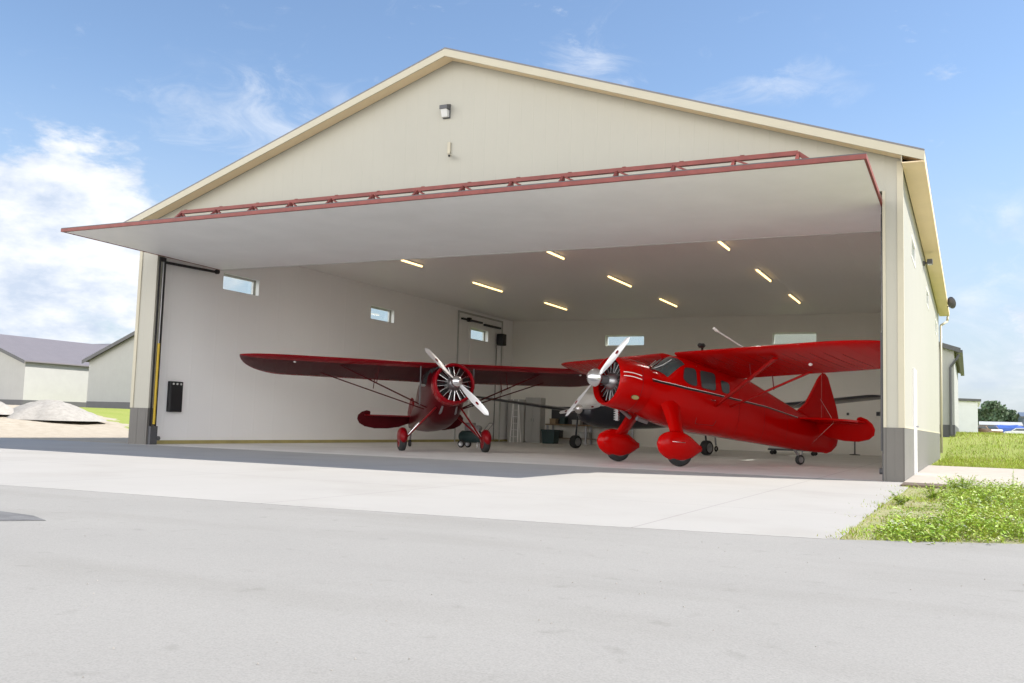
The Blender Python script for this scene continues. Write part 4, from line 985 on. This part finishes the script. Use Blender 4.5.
b = MB(); rgs = [[(sx*(.28+.04*u), sy*(.28+.04*u), .58*u) for sx, sy in ((-1,-1),(1,-1),(1,1),(-1,1))] for u in (0, 1)]; b.loft(rgs); b.build('bin_body', M['teal'], t)
b = MB(); b.bevbox(-.35,-.35,.58,.35,.35,.65,.015); b.build('lid', M['teal'], t)
t = empty('step_ladder', (-17.6, 20.3, 0), 'white folded step ladder standing before the grey cabinets', 'ladder')
for s in (-1, 1):
    b = MB(); b.bar((s*.2,-.12,0),(s*.13,.0,2.0),.05,.03); b.build('rail', M['white'], t)
    b = MB(); b.bar((s*.19,.22,0),(s*.12,.02,1.9),.035,.025); b.build('rear_rail', M['white'], t)
for k in range(6):
    z_ = .28+.3*k; b = MB(); hw = .2-.035*z_; b.box(-hw,-.17+.06*z_,z_,hw,-.06+.06*z_,z_+.025); b.build('step', M['alu'], t)
t = empty('equipment_cart', (-4.9, 18.2, 0), 'low grey cart with white bin seen under the bright red fuselage', 'cart')
b = MB(); b.bevbox(-.9,-.35,.16,.9,.35,.22,.01); b.build('deck', M['dark'], t)
for x_ in (-.75,.75):
    for y_ in (-.28,.28):
        b = MB(); b.tube((x_,y_-.03,.08),(x_,y_+.03,.08),.08); b.build('caster', M['tyre'], t)
b = MB(); b.path([(.9,-.3,.22),(.95,-.3,.9),(.95,.3,.9),(.9,.3,.22)], .02); b.build('handle', M['steel'], t)
t = empty('storage_box', (-5.35, 18.2, .22), 'white plastic tote on the low cart', 'box'); b = MB(); b.bevbox(-.42,-.28,0,.42,.28,.38,.02); b.build('box_body', M['offwhite'], t); b = MB(); b.bevbox(-.44,-.3,.38,.44,.3,.42,.01); b.build('lid', M['offwhite'], t)
t = empty('storage_box', (-4.45, 18.2, .22), 'black plastic tote beside the white one on the cart', 'box'); b = MB(); b.bevbox(-.36,-.28,0,.36,.28,.36,.02); b.build('box_body', M['dark'], t); b = MB(); b.bevbox(-.38,-.3,.36,.38,.3,.40,.01); b.build('lid', M['dark'], t)
t = empty('tail_stand', (-3.15, 22.4, 0), 'thin dark post stand near the back wall below the red tail', 'stand')
b = MB(); b.tube((0,0,.03),(0,0,1.05),.03); b.build('post', M['dk_trim'], t); b = MB(); b.lathe([(0,.22),(.03,.2),(.05,.04)], (0,0,0), (0,0,1), 20, cap=True); b.build('base', M['dk_trim'], t)
t = empty('air_compressor', (-14.1, 9.6, 0), 'grey green wheeled air compressor on the floor behind the dark red aircraft', 'compressor')
b = MB(); b.lathe([(-.45,.0),(-.42,.14),(-.34,.2),(.34,.2),(.42,.14),(.45,0)], (0,0,.38), (1,0,0), 20); b.build('tank', M['teal'], t, smooth=True, angle=40)
b = MB(); b.bevbox(-.2,-.14,.57,.1,.14,.85,.02); b.tube((.25,-.1,.66),(.25,.1,.66),.11); b.build('motor', M['steel'], t)
for s in (-1, 1): wheel(t, -.25, s*.24, .13, .06, M['steel'])
b = MB(); b.path([(.42,-.15,.45),(.75,-.15,.85),(.75,.15,.85),(.42,.15,.45)], .015); b.bar((.3,-.1,.2),(.3,-.1,0),.03,.03); b.bar((.3,.1,.2),(.3,.1,0),.03,.03); b.build('handle', M['steel'], t)

# ------------------------------------------------------------------ neighbouring buildings
def gable_building(name, label, x0, x1, y0, y1, base, eave, pitch_, wall_m, roof_m, along='y', door=None, wsc=True, ov=.35, group=None, win=None):
    """ridge runs along y (gable faces the camera) or along x"""
    t = empty(name, (0, 0, 0), label, 'hangar', group); xm, ym = (x0+x1)/2, (y0+y1)/2
    b = MB()
    if along == 'y':
        rz_ = eave + (x1-x0)/2*pitch_; b.prism([(x0,y0,base-.5),(x0,y0,eave),(xm,y0,rz_),(x1,y0,eave),(x1,y0,base-.5)], (0,y1-y0,0))
    else:
        rz_ = eave + (y1-y0)/2*pitch_; b.prism([(x0,y0,base-.5),(x0,y0,eave),(x0,ym,rz_),(x0,y1,eave),(x0,y1,base-.5)], (x1-x0,0,0))
    b.build('wall', wall_m, t)
    b = MB(); f = MB()
    if along == 'y':
        for xe in (x0-ov, x1+ov):
            ze = eave-ov*pitch_
            b.prism([(xe,y0-ov,ze+.02),(xm,y0-ov,rz_+.02),(xm,y0-ov,rz_+.12),(xe,y0-ov,ze+.12)], (0,y1-y0+2*ov,0))
            f.prism([(xe,y0-ov-.03,ze-.14),(xm,y0-ov-.03,rz_-.14),(xm,y0-ov-.03,rz_+.13),(xe,y0-ov-.03,ze+.13)], (0,.028,0))
    else:
        for ye in (y0-ov, y1+ov):
            ze = eave-ov*pitch_
            b.prism([(x0-ov,ye,ze+.02),(x0-ov,ym,rz_+.02),(x0-ov,ym,rz_+.12),(x0-ov,ye,ze+.12)], (x1-x0+2*ov,0,0))
        f.box(x0-ov,y0-ov-.03,ze-.16,x1+ov,y0-ov-.002,ze+.13)
    b.build('roof', roof_m, t); f.build('fascia', M['dk_trim'], t)
    if wsc:
        b = MB(); b.box(x0-.012,y0-.012,base-.3,x1+.012,y0-.001,base+.55); b.box(x0-.012,y0,base-.3,x0-.001,y1,base+.55); b.box(x1+.001,y0,base-.3,x1+.012,y1,base+.55); b.build('wainscot', M['dk_trim'], t)
    if door:
        a, c, h_ = door; b = MB(); b.box(a,y0-.05,base-.05,c,y0-.013,base+h_); d_ = b.build('hangar_door', M['white_door'], t)
        b = MB(); b.box(a-.09,y0-.06,base-.05,a-.001,y0-.013,base+h_+.1); b.box(c+.001,y0-.06,base-.05,c+.09,y0-.013,base+h_+.1); b.box(a-.001,y0-.06,base+h_+.001,c+.001,y0-.013,base+h_+.1); b.build('door_frame', M['dk_trim'], d_)
        if win:
            b = MB(); b.box(win[0],y0-.07,win[2],win[1],y0-.051,win[3]); b.build('window', M['dk_trim'], d_)
    return t
gable_building('metal_hangar', 'grey metal hangar at the far left edge, its roof falling to the right', -78.3, -64.3, 30, 52, 1.05, 4.62, .33, M['grey_side'], M['roof_p'], group='hangars beyond the gravel yard', wsc=True)
gable_building('metal_hangar', 'grey metal hangar just left of the big hangar, its roof rising to the right', -57.3, -42, 30, 52, 1.05, 4.62, .40, M['grey_side'], M['roof_p'], group='hangars beyond the gravel yard')
gable_building('metal_hangar', 'long hangar with mauve roof and cream door between two grey gables', -112, -70, 56, 74, 1.1, 6.35, .33, M['grey_side'], M['roof_p'], along='x', door=(-97.6,-87.2,4.95), group='hangars beyond the gravel yard', win=(-94.1,-91.4,5.0,5.55))
t2 = gable_building('metal_hangar', 'grey metal hangar with dark trim directly behind the big hangar at right', -17.5, .35, 40, 62, 1.0, 5.85, .33, M['grey_side'], M['roof_p'], group='hangars behind at right')
b = MB(); b.path([(.62,39.9,5.5),(.45,39.85,5.2),(.16,39.86,4.8),(.16,39.86,1.0)], .07); b.box(.55,39.7,5.62,.8,61.9,5.76); b.build('downspout', M['dk_trim'], t2)
gable_building('storage_building', 'plain white metal building far beyond the grass at right', -9, 1.95, 95, 120, 1.1, 4.95, .03, M['far_white'], M['offwhite'], wsc=False, group='hangars behind at right')
gable_building('storage_building', 'low white shed in front of the far tree line', 3.0, 8.9, 160, 170, 1.1, 3.1, .12, M['far_white'], M['cab'], along='x', wsc=False)
gable_building('storage_building', 'slate blue building behind the trees at the right edge', 9.9, 40, 176, 195, 1.1, 5.0, .1, M['dkblue'], M['dkblue'], along='x', wsc=False)
for nm in bpy.data.objects:
    if nm.get('category') == 'hangar' and nm.name.startswith('storage_building'): nm['category'] = 'building'

# gravel heaps
def heap(x, y, rx, ry, h, sd, label):
    rn = random.Random(sd); b = MB(); n, m_ = 40, 14; z0 = rise(x, y)-.08
    ph = [rn.random()*6 for _ in range(6)]
    vs = [(0, 0, h)]
    for j in range(1, m_+1):
        u = j/m_
        for i in range(n):
            a = 2*math.pi*i/n; k = 1 + .10*math.sin(2*a+ph[0]) + .06*math.sin(5*a+ph[1]) + .03*math.sin(9*a+ph[2])
            z = h*(1-u**1.6)*(1+.14*math.sin(3*a+ph[3])*u) + rn.uniform(-.03,.03)*(j < m_)
            vs.append((rx*u*k*math.cos(a), ry*u*k*math.sin(a), max(z, 0)))
    fs = [(0, 1+i, 1+(i+1) % n) for i in range(n)]
    for j in range(m_-1):
        for i in range(n): fs.append((1+j*n+i, 1+j*n+(i+1) % n, 1+(j+1)*n+(i+1) % n, 1+(j+1)*n+i))
    b.add(vs, fs); o = b.build('gravel_pile', M['gravel'], smooth=True, loc=(x, y, z0)); tag(o, label, 'gravel pile', 'gravel piles in the yard')
heap(-39.6, 13.2, 2.6, 2.4, .98, 3, 'larger pale gravel pile in front of the cream hangar door')
heap(-42.0, 10.8, 2.4, 2.2, .9, 5, 'smaller gravel pile at the left edge of the yard')
b = MB(); b.path([(-33.2,13.0,rise(-33.2,13)+.06),(-32.6,13.3,rise(-32.6,13.3)+.07),(-31.6,13.5,rise(-31.6,13.5)+.05)], .07, 10); o = b.build('drain_pipe', M['orange'], smooth=True, angle=40); tag(o, 'short orange plastic pipe lying on the ground by the gravel', 'pipe')

# ------------------------------------------------------------------ vehicles far at right
def car(x, y, rz, paint, label, scale=1, cat='car', name='parked_car'):
    z = rise(x, y) - .03; t = empty(name, (x, y, z), label, cat, 'vehicles parked far at right', rz=rz)
    prof = [(-2.2,.45),(-2.25,.8),(-2.1,1.0),(-1.4,1.08),(-.9,1.5),(.5,1.52),(1.15,1.08),(2.05,.95),(2.25,.7),(2.2,.42)]
    b = MB(); b.prism([(p*scale, -.86*scale, q*scale) for p, q in prof], (0, 1.72*scale, 0)); b.build('body', paint, t)
    for s in (-1, 1):
        b = MB(); b.prism([(p*scale, s*.865*scale, q*scale) for p, q in ((-1.25,1.1),(-.82,1.42),(.42,1.44),(.95,1.1))], (0, s*.01, 0)); b.build('side_window', M['glass'], t)
        for xx in (-1.4, 1.4): 
            b = MB(); b.tube((xx*scale, s*.70*scale, .33*scale), (xx*scale, s*.89*scale, .33*scale), .33*scale, n=18); w__ = b.build('wheel', M['tyre'], t)
            b = MB(); b.tube((xx*scale, s*.89*scale, .33*scale), (xx*scale, s*.9*scale, .33*scale), .19*scale, n=14); b.build('rim', M['alu'], w__)
    b = MB(); b.prism([(-1.42*scale,-.75*scale,1.10*scale),(-.93*scale,-.7*scale,1.47*scale),(-.93*scale,.7*scale,1.47*scale),(-1.42*scale,.75*scale,1.10*scale)], (-.01,0,.01)); b.build('rear_window', M['glass'], t)
    b = MB(); b.prism([(1.17*scale,-.75*scale,1.10*scale),(.53*scale,-.7*scale,1.49*scale),(.53*scale,.7*scale,1.49*scale),(1.17*scale,.75*scale,1.10*scale)], (.01,0,.01)); b.build('windscreen', M['glass'], t)
    return t
car(3.05, 110, R(125), M['brown'], 'brown car parked at the grass edge beyond the hangars', .85)
car(1.7, 122, R(100), M['silver'], 'silver car parked left of the brown car', .95)
car(8.2, 150, R(180), M['silver'], 'silver car parked in front of the blue tarp trailer', 1)
t = empty('covered_trailer', (6.8, 152, rise(6.9, 152)-.03), 'trailer under a bright blue tarpaulin far at right', 'trailer', 'vehicles parked far at right')
b = MB(); b.bar((-2.4,0,.6),(2.4,0,.6),1.8,.12); b.bar((2.4,0,.6),(3.4,0,.5),.1,.1); b.build('chassis', M['dark'], t)
b = MB(); b.loft([[(x_, y_, z_) for y_, z_ in ((-.95,.65),(-.9,1.5),(-.4,1.95+dz_),(.4,1.95+dz_),(.9,1.5),(.95,.65))] for x_, dz_ in ((-2.4,-.2),(-1.2,.05),(0,0),(1.2,.1),(2.4,-.25))]); b.build('tarpaulin', M['blue'], t)
for s in (-1, 1):
    for xx in (-.5, .5): wheel(t, xx, s*.95, .33, .2, M['steel'])

# ------------------------------------------------------------------ trees
def tree(x, y, h, r, sd, label, n=1500):
    rn = random.Random(sd); z = rise(x, y); t = empty('tree', (x, y, z), label, 'tree', 'trees beyond the field')
    b = MB(); b.tube((0,0,-.1),(0,0,h*.55),.035*h,.02*h,10)
    for k in range(7): a = rn.random()*6.28; b.tube((0,0,h*(.25+.04*k)),(math.cos(a)*r*.6,math.sin(a)*r*.6,h*(.5+.05*k)),.014*h,.004*h,6)
    b.build('trunk', M['bark'], t)
    b = MB(); cl = [(rn.gauss(0,.42)*r, rn.gauss(0,.42)*r, h*rn.uniform(.28,.92), r*rn.uniform(.25,.5)) for _ in range(22)]
    for _ in range(n):
        c = rn.choice(cl); k = max(.25, 1.15-c[2]/h)
        v = Vector((rn.gauss(0,1), rn.gauss(0,1), rn.gauss(0,.8))).normalized()*c[3]*rn.uniform(.5,1.05); p = Vector((c[0]*k, c[1]*k, c[2])) + v
        if p.z > h: p.z = h - rn.random()*.3
        s = rn.uniform(.25,.5)*h/7; a = Vector((rn.gauss(0,1),rn.gauss(0,1),rn.gauss(0,1))).normalized(); e = a.orthogonal().normalized(); f_ = a.cross(e)
        b.add([p-e*s, p+f_*s*.6, p+e*s, p-f_*s*.6], [(0,1,2,3)])
    b.build('crown', M['leaf'], t, fix=False)
tree(5.6, 205, 7.6, 3.6, 1, 'tallest tree of the far line, right of the white building', 2600)
tree(3.4, 207, 6.0, 3.4, 2, 'rounded tree touching the edge of the white building', 2200)
tree(8.2, 209, 5.9, 3.6, 3, 'broad tree right of the tallest far tree', 2200)
tree(11.0, 206, 4.9, 3.4, 4, 'low tree in front of the slate blue building', 1800)
tree(17.5, 215, 6.5, 4.5, 6, 'tree beyond the right edge of the photograph')
tree(.2, 208, 5.5, 3.6, 7, 'tree hidden behind the white building')

# ------------------------------------------------------------------ grass and weeds
def blade(b, x, y, z, h, w_, rn, mi=0, lean=.5):
    a = rn.random()*6.283; dx, dy = math.cos(a)*w_, math.sin(a)*w_; l = rn.random()*lean*h; c = rn.random()*6.283; ux, uy = math.cos(c)*l, math.sin(c)*l
    b.add([(x-dx,y-dy,z),(x+dx,y+dy,z),(x+ux*.4+dx*.7,y+uy*.4+dy*.7,z+h*.6),(x+ux*.4-dx*.7,y+uy*.4-dy*.7,z+h*.6),(x+ux,y+uy,z+h)], [(0,1,2,3),(3,2,4)], mi)
def edge_y(x):
    for i in range(len(edge)-1):
        if edge[i][0] <= x <= edge[i+1][0]:
            t_ = (x-edge[i][0])/(edge[i+1][0]-edge[i][0]); return edge[i][1]+(edge[i+1][1]-edge[i][1])*t_
    return -8
def nz(x, y, k=1.0, o=0):
    return .5+.5*math.sin(1.7*k*x+.9*k*y+o)*math.cos(1.1*k*x-1.9*k*y+2*o) 
rn = random.Random(21); b = MB()
soil = MB()
for _ in range(26000):
    x = .10 + 5.2*rn.random()**1.8 - (.14*abs(rn.gauss(0,1)) if rn.random() < .25 else 0); y = rn.uniform(-10.6, -.6)
    if y < edge_y(x)+rn.gauss(.03,.05) or (y > -1.5 and x < 1.2) or y > -.9 - (x > 1.15)*.3: continue
    v = nz(x, y, 1.3); v2 = nz(x, y, 3.1, 2)
    if x < .35 and rn.random() < .5: continue
    if rn.random() > .15+.85*v: continue
    dry = v2 > .72 or (.35 < x < .95 and -8.5 < y < -5.5)
    blade(b, x, y, -.03, rn.uniform(.04,.12)*(.6+.6*v)*(.55 if x < .9 else 1), rn.uniform(.003,.007), rn, 1 if (dry and rn.random() < .6) else 0, 1.1)
o = b.build('grass_verge', [M['grass'], M['straw']], fix=False); o['kind'] = 'stuff'; tag(o, 'rough green and straw coloured grass beside the apron', 'grass')
# broad-leaf weeds with white flowers, near the road edge
b = MB()
for _ in range(620):
    x = .45 + 4.6*rn.random()**1.3; y = edge_y(x) + .05 + abs(rn.gauss(0, 1))*1.3
    if rn.random() < .4: x = rn.uniform(.75, 2.4); y = rn.uniform(-6.5, -1.8)
    if y > -1.55: continue
    h_ = rn.uniform(.07,.2)*(.6 if x < .8 else 1.25); n_ = rn.randint(45, 85); sp_ = rn.uniform(.08,.2)
    for _k in range(n_):
        p = Vector((x+rn.gauss(0,sp_*.6), y+rn.gauss(0,sp_*.6), -.02+rn.random()*h_)); s = rn.uniform(.007,.020) if rn.random() < .93 else rn.uniform(.02,.034)
        a = Vector((rn.gauss(0,.6),rn.gauss(0,.6),1)).normalized(); e = a.orthogonal().normalized(); e = Matrix.Rotation(rn.random()*6.28, 3, a) @ e; f_ = a.cross(e)
        b.add([p-e*s, p+f_*s*.5+a*.003, p+e*s*1.3, p-f_*s*.5+a*.003], [(0,1,2,3)], 0)
    if rn.random() < .55:
        for _k in range(rn.randint(1,5)):
            p = Vector((x+rn.gauss(0,sp_*.5), y+rn.gauss(0,sp_*.5), h_+rn.random()*.04)); s = rn.uniform(.006,.012)
            b.add([p+Vector((s*math.cos(q*1.256),s*math.sin(q*1.256),0)) for q in range(5)], [(0,1,2,3,4)], 1); b.add([p, p+Vector((.001,0,0)), p-Vector((0,0,.08))], [(0,1,2)], 0)
o = b.build('weed_cover', [M['weed'], M['petal']], fix=False); o['kind'] = 'stuff'; tag(o, 'leafy weeds with tiny white flowers along the road edge', 'weeds')
def weed(x, y, h, sd, label, spread=.25, stems=7):
    rn = random.Random(sd); t = empty('weed_plant', (x, y, -.03), label, 'weed', 'tall weeds by the hangar corner')
    st_ = MB(); lf = MB()
    for _ in range(stems):
        a = rn.random()*6.28; top = Vector((math.cos(a)*spread*rn.random(), math.sin(a)*spread*rn.random(), h*rn.uniform(.6,1)))
        st_.tube((0,0,0), top*.5+Vector((0,0,.03)), .004, .003, 5); st_.tube(top*.5+Vector((0,0,.03)), top, .003, .0015, 5)
        for k in range(26):
            u = rn.uniform(.1,1); p = (top*u); s = rn.uniform(.02,.05)*(1.2-u*.6); c = rn.random()*6.28; dv_ = Vector((math.cos(c),math.sin(c),rn.uniform(-.2,.6))); q = dv_.cross(Vector((0,0,1))).normalized()*s*.35
            lf.add([p, p+dv_*s*.6+q, p+dv_*s*1.5, p+dv_*s*.6-q], [(0,1,2,3)])
    st_.build('stem', M['weed'], t); lf.build('leaves', M['weed'], t, fix=False)
weed(.98, -3.4, .34, 1, 'bushiest green weed clump in front of the mulch strip', .34, 44)
weed(1.62, -3.0, .50, 2, 'tall thin weed stalk at the right edge of the verge', .08, 3)
weed(.62, -4.6, .26, 3, 'low spreading weed left of the bushy clump', .32, 14)
weed(1.22, -5.4, .30, 4, 'leafy weed nearer the road, below the bushy clump', .35, 18)
weed(.30, -5.9, .20, 5, 'small weed at the concrete edge of the verge', .22, 9)
# mown field behind
b = MB(); rn = random.Random(5)
for _ in range(30000):
    y = 11 + 62*rn.random()**2.1; x = .1 + rn.random()*(3 + .14*(y-11)) + (0 if y < D+1 else 0)
    if rn.random() > .4 + .6*nz(x, y, .6): continue
    k = 1 + (y-11)/22
    blade(b, x, y, rise(x, y)-.04, rn.uniform(.05,.13)*(1+.25*(k-1)), .005*k, rn, 1 if rn.random() < .12 else 0, .9)
o = b.build('field_grass', [M['grass'], M['straw']], fix=False); o['kind'] = 'stuff'; tag(o, 'open green field beyond the sidewalk', 'grass')
# loose stones on the asphalt
b = MB()
for _ in range(420):
    x = rn.uniform(-9, 5); y = rn.uniform(-17.5, -10.9)
    if y > edge_y(x)-.05: continue
    s = rn.uniform(.002,.007); p = Vector((x, y, -.003))
    b.add([p+Vector((s,0,0)), p+Vector((0,s*.8,0)), p+Vector((-s*.9,0,0)), p+Vector((0,-s,0)), p+Vector((0,0,s))], [(0,1,4),(1,2,4),(2,3,4),(3,0,4)])
o = b.build('loose_stones', M['gravel'], fix=False); o['kind'] = 'stuff'; tag(o, 'scattered grit and tiny stones on the pale asphalt', 'stones')
